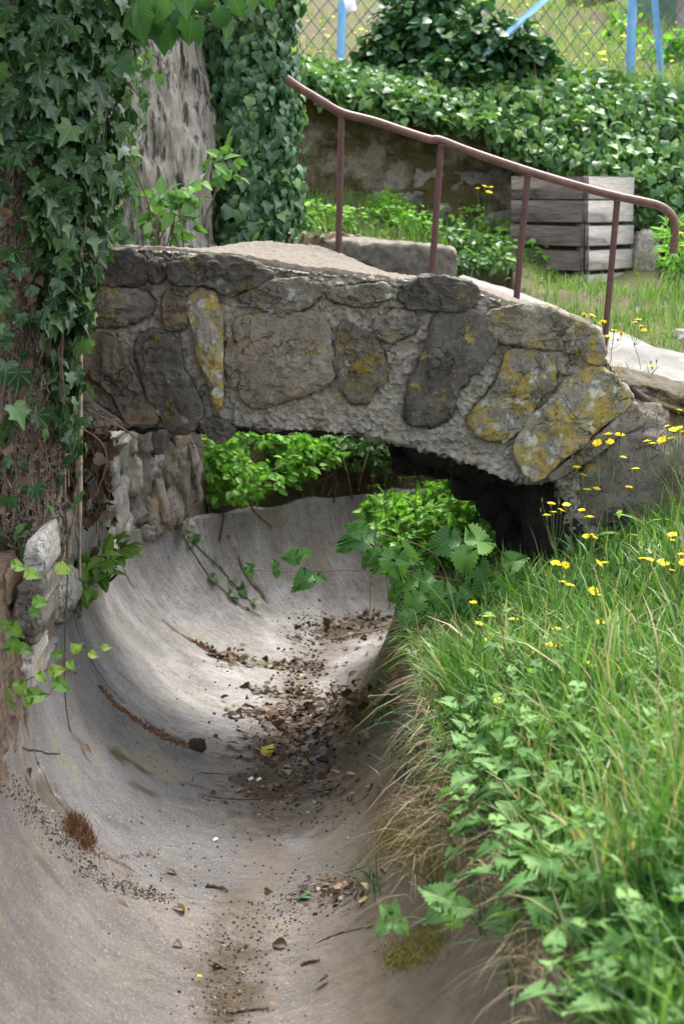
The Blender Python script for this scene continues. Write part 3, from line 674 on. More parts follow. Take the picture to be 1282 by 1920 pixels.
Vv = LOOP.reshape(-1, 3); core = mb.build('masonry', [M['mortar'], M['shaded_underside']], br)
# sandy render on the walking surface, domed at its far side
mb = MB(); d0 = ptk + [0, 0, .014]; d1 = pt * .93 + ptk * .07 + [0, 0, .010]
D = d1[None] + (d0 - d1)[None] * np.linspace(0, 1, 60)[:, None, None]; D = D[:, 21:454]
t_ = np.linspace(0, 1, 60)[:, None]
D[..., 2] += .004 * fbm(D, 40, 4) + .006 * fbm(D, 6, 3) - .02 * (t_ > .999)
und = D - [0, 0, .05]
Lp2 = np.concatenate([D, und[::-1]], 0); mb.add(Lp2, gridF(120, 433, True, False)); mb.build('deck', M['deck'], br)

for i, (pts, mk, T, tl, lab) in enumerate(STN):
    mb = MB(); stone_from_px(mb, pts, Y0 - .004, T * .6, .08, seed=i + 3, rnd=7 if T > .03 else 4, var=rng.random())
    o = mb.build('stone', M[mk], br)
    if lab: o['label'] = lab
# hanging stones at the back of the arch, its shade put in their colour
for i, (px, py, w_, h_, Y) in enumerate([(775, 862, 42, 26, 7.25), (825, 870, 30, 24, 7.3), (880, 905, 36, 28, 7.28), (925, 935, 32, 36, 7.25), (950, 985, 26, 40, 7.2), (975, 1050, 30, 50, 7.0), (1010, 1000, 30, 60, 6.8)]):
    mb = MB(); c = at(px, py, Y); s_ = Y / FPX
    blob_stone(mb, c, (w_ * s_, 0, 0), (0, .12, 0), (0, 0, h_ * s_), seed=i + 40, var=.3); mb.build('stone', M['shaded_underside'], br)
# right abutment built of big stones
mb = MB(); A0 = at(1060, 1000, 6.75)

# boulders at the bridge's right foot
def boulder(name, label, px, py, Y, wx, hz, dy, mat, seed, rot=0.0, facet=.2, grp=None):
    c = at(px, py, Y); mb = MB(); s_ = Y / FPX
    ax = np.array([math.cos(rot), 0, math.sin(rot)]) * wx * s_; az = np.array([-math.sin(rot), 0, math.cos(rot)]) * hz * s_
    blob_stone(mb, c, ax, (0, dy, 0), az, seed=seed, facet=facet, rough=.05, p=.7, nu=110, nv=70)
    return tag(mb.build(name, mat, None), label, 'rock', grp)
M['boulder'] = m_stone('boulder', (.2, .175, .15), (.09, .08, .07), ochre=.15, grey=.25, moss=.2)
boulder('boulder', 'big grey brown boulder filling the bank below the bridge foot, behind the flowers', 1175, 880, 6.75, 135, 135, .26, M['boulder'], 3, -.05)
boulder('boulder', 'dark half-buried boulder under the right end of the arch', 1065, 985, 6.85, 75, 120, .3, M['shaded_underside'], 8, .1)
boulder('boulder', 'mossy brown earth-topped rock on the right of the bridge end', 1225, 748, 6.9, 95, 40, .3, m_stone('mossy_rock', (.13, .11, .085), (.055, .045, .034), moss=.45), 5, -.28)
boulder('boulder', 'grey boulder cut by the picture edge beside the bridge foot', 1330, 850, 6.8, 90, 110, .25, M['boulder'], 13, .1)
boulder('garden_rock', 'small brown rock lying on the lawn past the concrete path', 1285, 640, 8.0, 32, 22, .07, M['garden_stone'], 9)
boulder('garden_rock', 'little dark stone by the lowest handrail post', 1165, 705, 7.15, 14, 13, .03, M['stone_dark'], 19)

# ------------------------------------------------------------------ handrail
hr = thing('handrail', 'rusty red-brown pipe handrail on four posts along the far side of the bridge', 'handrail', at(800, 520, 7.42))
rp = np.array([(535, 146), (560, 164), (600, 188), (640, 211), (700, 227), (760, 247), (805, 261), (825, 263), (880, 284), (990, 321), (1080, 348), (1157, 368), (1205, 378), (1232, 385), (1250, 395), (1262, 412), (1264, 440), (1261, 476)], float)
rr = lin(crom(rp, 500), 240); P3 = at(rr[:, 0], rr[:, 1], 7.42); mb = MB()
tube(mb, P3, .0165, 16); mb.build('rail', M['rail'], hr)
for (x0, y0, x1, y1) in ((640, 211, 634, 500), (827, 266, 806, 560), (989, 323, 963, 610), (1157, 369, 1126, 720)):
    mb = MB(); a_, b_ = at(x0, y0, 7.42), at(x1, y1, 7.42); q = a_[None] + (b_ - a_)[None] * np.linspace(0, 1, 20)[:, None]
    tube(mb, q, .0125, 12); c = at(x0, y0 + 6, 7.42); tube(mb, [c + [0, 0, .006], c - [0, 0, .004]], .0165, 12); mb.build('post', M['rust'], hr)

# ------------------------------------------------------------------ slatted crate
cr = thing('wooden_crate', 'weathered grey slatted wooden crate standing at the foot of the ivy bank', 'crate', at(1085, 535, 9.75))
E = at(1092, 535, 9.62); Lc = at(962, 515, 9.95); Rc = at(1176, 508, 9.98)
ub = np.array([0, 0, 1.]); 
def boards(p, q, mat, out):
    p2 = p.copy(); q2 = q.copy(); z0 = E[2] - .03; p2[2] = q2[2] = 0
    dirv = q2 - p2; ln = np.linalg.norm(dirv); dirv /= ln; nn = np.cross(dirv, ub) * out
    sc_ = 9.8 / FPX
    for k, (a_, b_, off) in enumerate(((0, 34, .0), (36, 78, .0), (84, 122, .006), (130, 168, .01), (175, 212, .004))):
        mb = MB(); zt = at(1092, 340 + a_, 9.62)[2]; zb = at(1092, 340 + b_, 9.62)[2]; c = (p2 + q2) / 2 + nn * (.011 + off) + [0, 0, (zt + zb) / 2]
        if k == 0: c[2] += .012
        sh = rng.uniform(-.012, .004)
        tilt = rng.uniform(-.006, .006)
        box(mb, c, (dirv + [0, 0, tilt]) * (ln / 2 + .006 + sh * 0), nn * .011, ub * ((zt - zb) / 2 + (.012 if k == 0 else 0)), bev=.003); mb.build('board', mat, cr)
boards(Lc, E, M['wood'], 1); boards(E, Rc, M['wood_grey'], 1)
Bk = Lc + Rc - E; boards(Rc, Bk, M['wood'], 1); boards(Bk, Lc, M['wood'], 1)
for c_, dx in ((E, (0, .03)), (Lc, (.035, 0)), (Rc, (-.035, 0)), (Bk, (0, -.03))):
    mb = MB(); zt = at(1092, 338, 9.62)[2]; z0 = E[2] - .03
    box(mb, [c_[0] + dx[0], c_[1] + dx[1], (zt + z0) / 2], (.018, .018, 0), (-.018, .018, 0), (0, 0, (zt - z0) / 2), bev=.003); mb.build('corner_post', M['wood'], cr)
mb = MB(); cc = (Lc + Rc) / 2; box(mb, [cc[0], cc[1], E[2] + .30], (.1, 0, 0), (0, .1, 0), (0, 0, .27)); mb.V[-1] = mb.V[-1] + 0 
hd = unit(np.array([E[0]-Lc[0], E[1]-Lc[1], 0])); hd2 = unit(np.array([Rc[0]-E[0], Rc[1]-E[1], 0]))
mb = MB(); box(mb, [cc[0], cc[1], E[2] + .2], hd * (np.linalg.norm((E-Lc)[:2])/2 - .02), hd2 * (np.linalg.norm((Rc-E)[:2])/2 - .02), (0, 0, .24)); mb.build('compost_fill', M['soil_dark'], cr)

# ------------------------------------------------------------------ kerb step
ks = MB(); a0 = at(560, 448, 9.3); a1 = at(850, 475, 9.15)
K = lin(crom(at([555, 600, 700, 800, 848, 856], [440, 448, 452, 459, 468, 488], [9.48, 9.42, 9.34, 9.3, 9.28, 9.28]), 100), 100)
prof = np.array([(-.0, -.2), (-.0, -.05), (.0, -.012), (.02, 0), (.1, .005), (.18, 0), (.2, -.2)])
prof = lin(prof, 40); KK = K[:, None] + np.stack([0 * prof[:, 0], prof[:, 0], prof[:, 1]], -1)[None]
KK = KK + (fbm(KK, 9, 4) * .012)[..., None] * np.array([.3, 1, 1]) + (fbm(KK, 40, 3) * .004)[..., None]
cap = KK[-1].mean(0); ks.add(np.vstack([KK.reshape(-1, 3), cap]), [gridF(100, 40)[:, ::-1], np.array([[99*40+j, 99*40+j+1, 4000] for j in range(39)])])
tag(ks.build('kerb_step', M['kerb']), 'long worn stone kerb step set in the ground behind the bridge', 'kerb')
# ------------------------------------------------------------------ left retaining wall of the channel
rw = thing('channel_wall', 'rubble wall of rounded pale stones rising from the left lip under the bridge', 'wall', (-1, 7, 0))
def wall_run(pts, h, thick=.16, mat=M['mortar'], off=.0, n=160, nz=60, parent=rw, name='wall_body'):
    C_ = lin(pts, n); t = unit(np.gradient(C_, axis=0)); nn = np.stack([t[:, 1], -t[:, 0]], -1)
    z = np.linspace(-.03, 1, nz)
    Ff = np.stack([C_[:, None, 0] + 0*z, C_[:, None, 1] + 0*z, z[None] * h + 0 * C_[:, :1]], -1)
    Ff[..., :2] += nn[:, None] * (fbm(Ff, 6, 4) * .012 + ridge(Ff, 22, 3) * .006 - .012 - .05 * z[None])[..., None]
    top_ = Ff[:, -1:].copy(); top_[..., :2] -= nn[:, None] * thick
    b_ = top_.copy(); b_[..., 2] = -.1
    G_ = np.concatenate([Ff, top_, b_], 1); mb = MB(); mb.add(G_, gridF(n, nz + 2)[:, ::-1]); mb.build(name, mat, parent); return C_, nn
wp = np.array([(-.83, 4.3), (-.86, 4.9), (-.93, 6.0), (-.955, 7.2), (-.945, 7.95), (-.93, 8.1), (-.69, 8.27), (-.6, 8.5)])
M['soil_wall'] = m_simple('root_soil', (.05, .032, .02), (.17, .12, .08), 30, .95, 1, .02)
wall_run(wp[:4] * [1, 1] if False else np.array([(-.83, 4.3), (-.86, 4.9), (-.905, 5.6)]), .40, mat=M['soil_wall'])
wall_run(np.vstack([[(-.905, 5.62)], wp[2:]]), 1.05, mat=m_simple('wall_mortar', (.08, .065, .05), (.17, .14, .11), 30, .95, 1, .01))
def wall_stone(px, py, wpx, hpx, Y, dirx, seed, mat, depth=.05):
    rq = np.random.default_rng(seed); wpx *= rq.uniform(.8, 1.3); hpx *= rq.uniform(.75, 1.2); c = at(px + rq.normal(0, 3), py + rq.normal(0, 6), Y); s_ = Y / FPX; d = unit(np.array([*dirx, 0.])); nn = np.array([d[1], -d[0], 0]) 
    f = abs(d[0]) + abs(d[1]) * abs(c[0]) / Y                      # how much of its width the camera sees
    mb = MB(); blob_stone(mb, c, d * (wpx * s_ / 2) / max(f, .15), nn * depth * rq.uniform(.7, 1.3), np.array([d[0] * rq.normal(0, .22), d[1] * rq.normal(0, .1), 1]) * hpx * s_ / 2, seed=seed, facet=.42, rough=.10, p=.72, nu=40, nv=26, var=rng.random())
    mb.build('stone', mat, rw)
y = 815; r_ = 0
tall = [(232, 830, 30, 66), (262, 826, 34, 60), (298, 830, 34, 74), (332, 828, 36, 84), (236, 888, 26, 66), (262, 884, 28, 70), (288, 882, 28, 56), (316, 872, 30, 60), (340, 905, 26, 80),
        (238, 950, 22, 76), (256, 940, 26, 80), (278, 955, 26, 60), (296, 930, 26, 84), (322, 935, 32, 80), (346, 960, 18, 70), (292, 985, 28, 34), (268, 990, 24, 30), (318, 978, 24, 30), (340, 992, 20, 24), (352, 850, 22, 60), (360, 905, 14, 60),
        (246, 988, 22, 34), (300, 868, 20, 30)]
wm = ['stone_wall', 'stone_wall', 'stone_wall_grey', 'stone_wall']
for i, (x_, y_, w_, h_) in enumerate(tall): wall_stone(x_, y_, w_ * 1.12, h_ * 1.08, 8.12 + (x_ - 230) * .0016, (1, .55), i, M[wm[i % 4]])
side_ = [(215, 850, 30, 110), (190, 880, 34, 90), (208, 945, 36, 110), (178, 965, 36, 90), (160, 900, 30, 110), (148, 1010, 34, 100), (180, 1040, 24, 70), (140, 1090, 26, 90), (222, 1000, 26, 60), (165, 830, 40, 80), (205, 820, 34, 60), (120, 1000, 30, 120), (110, 1110, 26, 80)]
for i, (x_, y_, w_, h_) in enumerate(side_):
    Yd = 3600 * .93 / (641 - x_); Yd = min(max(Yd, 6.3), 8.0); wall_stone(x_, y_, w_, h_, Yd, (-.02, 1), 50 + i, M['stone_wall_grey'], .05)
near_ = [([(-40, 1070), (0, 1072), (18, 1090), (24, 1115), (15, 1140), (0, 1150), (-40, 1145)], 'stone_brown', None), ([(38, 1100), (62, 1082), (86, 1082), (88, 1120), (84, 1165), (78, 1195), (60, 1203), (34, 1185), (26, 1150)], 'boulder', None),
         ([(44, 1206), (68, 1206), (66, 1250), (58, 1300), (40, 1310), (16, 1285), (22, 1240)], 'stone_wall', None), ([(-20, 1322), (16, 1312), (44, 1316), (44, 1350), (34, 1385), (8, 1402), (-20, 1400)], 'stone_brown', None),
         ([(-30, 1160), (10, 1165), (26, 1200), (12, 1260), (-10, 1300), (-30, 1290)], 'stone_wall_grey', None), ([(-30, 1425), (5, 1430), (12, 1462), (4, 1500), (-30, 1505)], 'stone_wall_grey', None),
         ([(60, 1010), (84, 1005), (92, 1040), (84, 1075), (60, 1078), (48, 1045)], 'stone_wall_grey', None)]
for i, (pts, mk, lab) in enumerate(near_):
    mb = MB(); stone_from_px(mb, pts, 5.3 - .03 * (i == 5), .07, .22, seed=70 + i, rnd=2.2, rough=.014); mb.build('stone', M[mk], rw)

# soil spilling between the stones and the broken slab edge
mb = MB()
def clods(mb, pxs, n, r0, r1, seed=1, lift=.3, mbmi=0):
    r = np.random.default_rng(seed); V0 = []
    T_ = MB(); blob_stone(T_, (0, 0, 0), (1, 0, 0), (0, 1, 0), (0, 0, .7), seed=seed, nu=8, nv=6, facet=.4, rough=.3); tv = T_.V[0]; tf = [T_.L[0].reshape(-1, 4)]
    pos = []; A = np.array(pxs, float)
    for k in range(n):
        i = r.integers(0, len(A) - 1); f = r.random(); p = A[i] + (A[i + 1] - A[i]) * f; w_ = p[2]
        q = hit(p[0] + r.normal(0, w_), p[1] + r.normal(0, w_ * .5))
        if q is not None: pos.append(q[0])
    pos = np.array(pos); N_ = len(pos); s_ = r0 + (r1 - r0) * r.random(N_)**5; pos[:, 2] += s_ * lift
    mb.inst((tv, tf, np.zeros((len(tv), 2))), pos, rot_basis(r.normal(size=(N_, 3)), np.tile([0, 0, 1.], (N_, 1)) + r.normal(0, .3, (N_, 3))), s_, r.random(N_))
clods(mb, [(5, 1445, 10), (40, 1500, 16), (85, 1540, 18), (130, 1590, 18), (180, 1640, 16), (240, 1668, 14), (320, 1685, 10)], 1900, .0009, .004, 2)
structure(mb.build('soil', M['gravel']), 'stuff')

# ------------------------------------------------------------------ mossy garden wall at the back
gw = thing('garden_wall', 'mossy rubble retaining wall behind the handrail, overhung by ivy', 'wall', at(760, 400, 10.45))
n_, m_ = 220, 90
tx = np.linspace(-.5, 3.4, n_); yb = 10.42 + .0 * tx
topz = np.interp(641 + tx * 344, [400, 560, 620, 700, 1000, 2000], [2.0, 1.98, 1.93, 1.86, 1.8, 1.6])
botz = np.interp(641 + tx * 344, [400, 560, 700, 850, 1000, 1300, 2000], [1.25, 1.27, 1.24, 1.15, 1.05, .95, .9])
v_ = np.linspace(0, 1, m_)
Wf = np.stack([tx[:, None] + 0 * v_, (yb[:, None] + .14 * v_[None]), botz[:, None] + (topz - botz)[:, None] * v_[None]], -1)
Wf[..., 1] -= np.maximum(0, ridge(Wf * [1, 1, 1.5], 2.6, 3)) * .05 + fbm(Wf, 12, 4) * .02
e1 = Wf[:, -1:] + [0, .5, .02]; e0 = Wf[:, :1] + [0, 0, -.3]
G_ = np.concatenate([e0, Wf, e1], 1); mb = MB(); mb.add(G_, gridF(n_, m_ + 2)[:, ::-1]); mb.build('wall_body', M['garden_wall'], gw)
for i, (x_, y_, w_, h_) in enumerate([(870, 370, 56, 44), (800, 350, 34, 36), (660, 320, 46, 38), (720, 350, 36, 30), (610, 350, 36, 34), (930, 360, 30, 40), (780, 290, 44, 26), (690, 270, 40, 24), (890, 310, 46, 26), (600, 270, 30, 40), (840, 400, 40, 22), (940, 420, 34, 24), (760, 385, 34, 22), (690, 375, 40, 20)]):
    c = at(x_, y_, 10.47 + (410 - y_) * .0012); s_ = 10.4 / FPX; mb = MB()
    blob_stone(mb, c, (w_ * s_, 0, .01), (0, .07, 0), (0, 0, h_ * s_), seed=90 + i, facet=.25, p=.75, nu=50, nv=34, var=rng.random()); mb.build('stone', M['garden_stone'], gw)
tag(MB().build and boulder('garden_rock', 'slanting grey slab leaning on the ivy bank right of the crate', 1205, 480, 10.0, 24, 44, .06, M['garden_stone'], 33, -.15), 'slanting grey slab leaning on the ivy bank right of the crate', 'rock')

# ------------------------------------------------------------------ fence
fn = thing('wire_fence', 'chain-link fence with pale blue steel posts above the ivy wall', 'fence', at(900, 150, 11.3))
FY = 11.25
def angle_post(x0, y0, x1, y1, Y, w_=.024, nm='post'):
    a_, b_ = at(x0, y0, Y), at(x1, y1, Y); d = unit(a_ - b_); sx = unit(np.cross(d, [0, 1, 0])); mb = MB(); c = (a_ + b_) / 2; hl = np.linalg.norm(a_ - b_) / 2
    box(mb, c, sx * w_, (0, .003, 0), d * hl, bev=.001); box(mb, c + sx * (w_ - .003) + np.array([0, w_, 0]), sx * .003, (0, w_ * .85, 0), d * hl, bev=.001); mb.build(nm, M['blue'], fn)
angle_post(650, -260, 637, 160, FY); angle_post(1194, -260, 1180, 170, FY); angle_post(100, -260, 96, 150, FY)
angle_post(1160, -130, 903, 108, FY - .55, .018, 'brace'); angle_post(1215, -140, 1244, 192, FY - .06, .017, 'brace')
mb = MB(); ztop = at(800, -250, FY)[2]; x0, x1 = -3.2, 4.2; step = .092
def wire(a_, b_, ph):
    n = 14; q = a_ + (b_ - a_) * np.linspace(0, 1, n)[:, None]; q[:, 1] += .03 * fbm(q, 1.2, 2) + .003 * ph; q[:, 0] += .012 * fbm(q, 3, 2); tube(mb, q, .0027, 4, cap=False)
zb = lambda x: 2.0 - .03 * max(x, 0)
k = x0 - 1.6
while k < x1:
    for sg in (1, -1):
        h_ = ztop - 2.0; a_ = np.array([k if sg > 0 else k + h_ * .8, FY + .03, zb(k)]); b_ = np.array([k + h_ * .8 if sg > 0 else k, FY + .03, ztop]); wire(a_, b_, sg)
    k += step
mb.build('wire_mesh', M['wire'], fn)
# far things behind the fence
sb = thing('garden_shed', 'dark green sheet-metal box standing behind the fence at upper right', 'shed', at(1245, 30, 16))
mb = MB(); c = at(1262, -60, 16); box(mb, c, (.27, .05, 0), (-.05, .4, 0), (0, 0, .5), bev=.01); mb.build('body', M['green_paint'], sb)
mb = MB(); box(mb, c + [0, 0, .52], (.31, .06, 0), (-.06, .44, 0), (0, 0, .02), bev=.005); mb.build('lid', M['green_paint'], sb)
mb = MB(); tube(mb, at(np.array([1272., 1276, 1278]), np.array([-200., 20, 95]), 13.0), .03, 12); tag(mb.build('wooden_post', M['grey_post']), 'grey wooden post behind the fence in the upper right corner', 'post')
mb = MB(); tube(mb, at(np.array([722., 724, 722]), np.array([-200., 20, 60]), 13.0), .02, 12); tag(mb.build('garden_stake', M['grey_post']), 'thin dark stake rising behind the shrub at the fence', 'stake')
mb = MB(); tube(mb, lin(crom(at([1060, 1090, 1120, 1150], [2, 6, 0, -6], [17.0] * 4), 40), 24), .045, 10); tag(mb.build('fallen_branch', M['twig']), 'dark branch lying on the lawn at the top edge behind the fence', 'branch')
mb = MB(); p_ = at(656, 6, 11.15); box(mb, p_, (.03, .004, .01), (0, .0015, 0), (-.01, 0, .045), bev=.0005); tag(mb.build('paper_tag', M['paper']), 'white scrap of paper caught by the first blue post', 'paper')

# ------------------------------------------------------------------ trunks
def trunk(name, rows, Y, mat, seed, parent, amp=.02, depth=1.0, n=200, m=150, stretch=(7, 7, 1.0), yo=0):
    "rows: (py, xleft, xright)"
    R_ = lin(crom(np.array(rows, float), 300), m); a_, b_ = at(R_[:, 1], R_[:, 0], Y), at(R_[:, 2], R_[:, 0], Y)
    c = (a_ + b_) / 2; r = np.linalg.norm(b_ - a_, axis=1) / 2; t = np.linspace(0, 2*np.pi, n, endpoint=False)
    V = np.stack([c[:, None, 0] + r[:, None] * np.cos(t), c[:, None, 1] + r[:, None] * depth * np.sin(t) + yo, c[:, None, 2] + 0 * t], -1)
    o_ = np.stack([np.cos(t), np.sin(t), 0*t], -1)[None]
    f = (ridge(V * np.array(stretch), 1.0, 4, off=seed) * amp + fbm(V * np.array(stretch), 3.1, 4, off=seed) * amp * .45 + fbm(V, 2.5, 3, off=seed) * amp * 1.2)
    V = V + o_ * f[..., None]; mb = MB(); mb.add(V, gridF(m, n, False, True), None, .5); return mb.build(name, mat, parent)
t1 = thing('dead_tree', 'thick grey weathered dead tree trunk behind the left end of the bridge', 'tree', at(300, 470, 8.45))
trunk('trunk', [(-260, 262, 352), (0, 250, 356), (60, 240, 362), (200, 225, 375), (340, 205, 392), (440, 190, 412), (520, 170, 436)], 8.45, M['deadwood'], 2, t1, .034, stretch=(9, 9, 1.6))
t2 = thing('old_tree', 'broad rough brown trunk at the left edge, wrapped in ivy', 'tree', at(20, 1080, 5.95))
trunk('trunk', [(-300, -200, 120), (0, -190, 115), (200, -180, 110), (500, -175, 100), (800, -175, 92), (980, -170, 90), (1090, -165, 84)], 6.05, M['bark'], 7, t2, .02, depth=.7)
t3 = thing('old_tree', 'leaning trunk hidden under the glossy ivy column beside the dead tree', 'tree', at(470, 460, 8.9))
trunk('trunk', [(-260, 395, 520), (0, 400, 515), (200, 410, 515), (350, 425, 510), (500, 430, 505)], 8.95, M['bark'], 9, t3, .02)
# matted ivy stems over the foreground trunk
r = np.random.default_rng(5)
for part, (nn_, rad0, rad1) in (('ivy_stem', (40, .003, .010)), ('aerial_root', (1500, .0006, .002))):
    mb = MB()
    for k in range(nn_):
        if part == 'ivy_stem':
            x_ = r.uniform(-20, 150); ys = np.linspace(r.uniform(-150, 500), r.uniform(800, 1090), 24); xs = x_ + np.cumsum(r.normal(0, 4, 24)); xs = np.minimum(xs, 150)
            Ys = 5.9 - .32 * np.sqrt(np.clip(1 - ((xs + 40) / 170)**2, 0.02, 1)) + .02 * r.random()
        else:
            x_ = r.uniform(-10, 120); y_ = r.uniform(-30, 1130); m = 7; xs = x_ + np.cumsum(r.normal(0, 5, m)); ys = y_ + np.cumsum(r.normal(6, 6, m)); 
            Ys = 5.86 - .32 * np.sqrt(np.clip(1 - ((xs + 40) / 170)**2, 0.02, 1)) + r.normal(0, .012, m)
        tube(mb, at(xs, ys, Ys), r.uniform(rad0, rad1), 5, r.random(), cap=False)
    mb.build(part, M['root'], t2)

# ------------------------------------------------------------------ leaf scatters on surfaces
def rows_surface(rows, Y, bulge):
    R_ = np.array(rows, float)
    def f(u, v):       # u in -1..1 across, v in 0..1 down
        py = R_[0, 0] + (R_[-1, 0] - R_[0, 0]) * v; xl = np.interp(py, R_[:, 0], R_[:, 1]); xr = np.interp(py, R_[:, 0], R_[:, 2])
        px = (xl + xr) / 2 + (xr - xl) / 2 * u; d = Y - bulge * np.sqrt(np.clip(1 - u * u, 0, 1)) + .05 * vnoise(np.stack([px / 60, py / 60, 0 * px], -1))
        return at(px, py, d)
    return f
def leafscatter(mb, f, n, size, seed, tm=IVY, out=.0, hang=1.0, wild=.35, dens=None, var=None, urange=(-1, 1), depth=.04):
    r = np.random.default_rng(seed); u = r.uniform(*urange, n); v = r.random(n)
    P_ = f(u, v); e = .01; Nn = unit(np.cross(f(u, v + e) - P_, f(u + e, v) - P_)); Nn = np.where((Nn[:, 1] > 0)[:, None], -Nn, Nn)
    if dens is not None: k = r.random(n) < dens(P_, u, v); P_, Nn = P_[k], Nn[k]
    n = len(P_); P_ = P_ + Nn * (r.random((n, 1)) * depth + out)
    al = np.tile([0, 0, -hang], (n, 1)) + r.normal(0, wild, (n, 3)); nm = Nn + r.normal(0, wild, (n, 3)) + [0, 0, .3]
    mb.inst(tm, P_, rot_basis(al, nm), size * r.uniform(.55, 1.25, n), np.clip(r.beta(2, 2.2, n) + (0 if var is None else var), 0, 1) if var is None or np.ndim(var) == 0 else var)
    return P_
# ------------------------------------------------------------------ ivy and other climbers
fg = [(-60, -260, 228), (0, -240, 224), (130, -220, 204), (240, -220, 192), (330, -220, 186), (440, -210, 152), (520, -200, 142), (600, -200, 116), (680, -200, 112), (760, -200, 118), (860, -200, 112), (960, -200, 100), (1090, -190, 84)]
iv = thing('ivy', 'dark green large-leaved ivy hanging over the old trunk in the left foreground', 'ivy', at(100, 1000, 5.7))
f1 = rows_surface(fg, 5.92, .42); mb = MB()
def dens1(P_, u, v):
    px = 641 + P_[:, 0] / P_[:, 1] * 3655; py = -60 + 1150 * v
    hole = np.where(px < 50, np.where((py > 280) & (py < 1100), .035, .7), 1.0)
    hole = np.where((px < 70) & (py > 440), .07, hole)
    hole = np.where((px < 110) & (py > 800), hole * .45, hole)
    edge = np.where(py > 620, .6, 1.0)
    return hole * edge * (fbm(P_, 6, 2) > -.75)
leafscatter(mb, f1, 3800, .062, 21, IVY, dens=dens1, urange=(-.1, .995), depth=.10, wild=.4)
leafscatter(mb, f1, 2200, .042, 22, IVY2, dens=dens1, urange=(.1, .999), depth=.07, wild=.5)
mb.build('leaves', M['ivy'], iv)
r = np.random.default_rng(8); mb = MB()
for k in range(60):
    x_ = r.uniform(-10, 240); y0 = r.uniform(-40, 500); m = 16; ys = y0 + np.linspace(0, r.uniform(100, 380), m); xs = x_ + np.cumsum(r.normal(-2, 6, m))
    xr = np.interp(ys, [q[0] for q in fg], [q[2] for q in fg]); xs = np.minimum(xs, xr + 4)
    tube(mb, at(xs, ys, 5.62 + r.normal(0, .03)), r.uniform(.0012, .003), 5, r.random(), cap=False)
for pl in ([(110, 120), (170, 175), (200, 215), (235, 280), (262, 340), (278, 380), (290, 440)], [(105, 120), (150, 150), (210, 190), (250, 175), (235, 185)], [(170, 770), (225, 800), (268, 826), (262, 815)], [(120, 900), (128, 1050), (122, 1200), (122, 1290), (130, 1360), (152, 1430)], [(150, 800), (190, 830), (200, 870), (180, 930)], [(60, 950), (110, 960), (130, 1010)]):
    q = crom(np.array(pl, float), 30); tube(mb, at(q[:, 0], q[:, 1], 5.75), .0022, 6, r.random(), cap=False)
mb.build('stem', M['twig'], iv)
# dead leaves caught in the ivy
mb = MB()
P_ = f1(r.uniform(0, .95, 150), r.uniform(.1, 1, 150)); P_[:, 1] -= .02
mb.inst(IVY2, P_, rot_basis(r.normal(size=(150, 3)) + [0, 0, -1], r.normal(0, .5, (150, 3)) + [0, -1, .2]), .036 * r.uniform(.5, 1.2, 150), r.uniform(.0, .6, 150))
# the dark tangle hanging beneath the bridge's left end
mb.build('dead_foliage', M['deadleaf'], iv)
tg = thing('dead_bramble_tangle', 'brown tangle of dead stems and leaves hanging under the left end of the bridge', 'dead stems', at(170, 850, 6.5)); mb = MB(); mb2 = MB()
for k in range(46):
    x_, y_ = r.uniform(110, 200), r.uniform(800, 850); m = 10; q = np.stack([x_ + np.cumsum(r.normal(0, 7, m)), y_ + np.cumsum(np.abs(r.normal(12, 8, m)))], 1); q[:, 0] = np.minimum(q[:, 0], 205)
    tube(mb, at(q[:, 0], q[:, 1], 6.45 + r.normal(0, .04)), .0018, 5, r.random(), cap=False)
for k in range(12):
    x_, y_ = r.uniform(150, 430), r.uniform(800, 826); m = 8; q = np.stack([x_ + np.cumsum(r.normal(4, 6, m)), y_ + np.cumsum(r.normal(1, 4, m))], 1)
    tube(mb, at(q[:, 0], q[:, 1], 6.47), .0014, 5, r.random(), cap=False)
mb.build('stem', M['twig'], tg)
n = 190; P_ = at(r.uniform(95, 205, n), 800 + r.beta(1.2, 2, n) * 240, 6.45 + r.normal(0, .05, n)); mb2.inst(IVY2, P_, rot_basis(r.normal(size=(n, 3)), r.normal(size=(n, 3))), .05 * r.uniform(.4, 1.1, n), r.uniform(0, .5, n)); mb2.build('dead_foliage', M['deadleaf'], tg)

# glossy ivy column beside the dead tree
mid = [(-80, 350, 560), (0, 360, 540), (60, 388, 536), (200, 398, 545), (340, 408, 545), (400, 402, 545), (450, 415, 530), (500, 425, 520)]
iv2 = thing('ivy', 'glossy small-leaved ivy column to the right of the dead grey trunk', 'ivy', at(480, 460, 8.7)); f2 = rows_surface(mid, 8.75, .35); mb = MB()
leafscatter(mb, f2, 3800, .052, 31, IVY2, depth=.08, wild=.35)
mb.build('leaves', M['ivy_bg'], iv2)
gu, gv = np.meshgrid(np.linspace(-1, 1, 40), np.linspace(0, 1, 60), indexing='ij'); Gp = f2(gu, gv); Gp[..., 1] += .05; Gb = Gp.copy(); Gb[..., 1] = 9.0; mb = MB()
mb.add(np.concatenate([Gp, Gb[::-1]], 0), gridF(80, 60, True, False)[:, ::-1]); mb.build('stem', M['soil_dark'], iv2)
# thin ivy on the dead trunk's left
iv3 = thing('ivy', 'thin straggling young ivy climbing the left side of the dead grey trunk', 'ivy', at(210, 470, 8.1))
f3 = rows_surface([(60, 200, 300), (150, 195, 290), (250, 180, 252), (330, 170, 250), (460, 165, 250)], 8.2, .12); mb = MB(); leafscatter(mb, f3, 330, .05, 33, IVY, dens=lambda P, u, v: .35 + .5 * (fbm(P, 5, 2) > 0), wild=.5); mb.build('leaves', M['ivy_wall'], iv3)
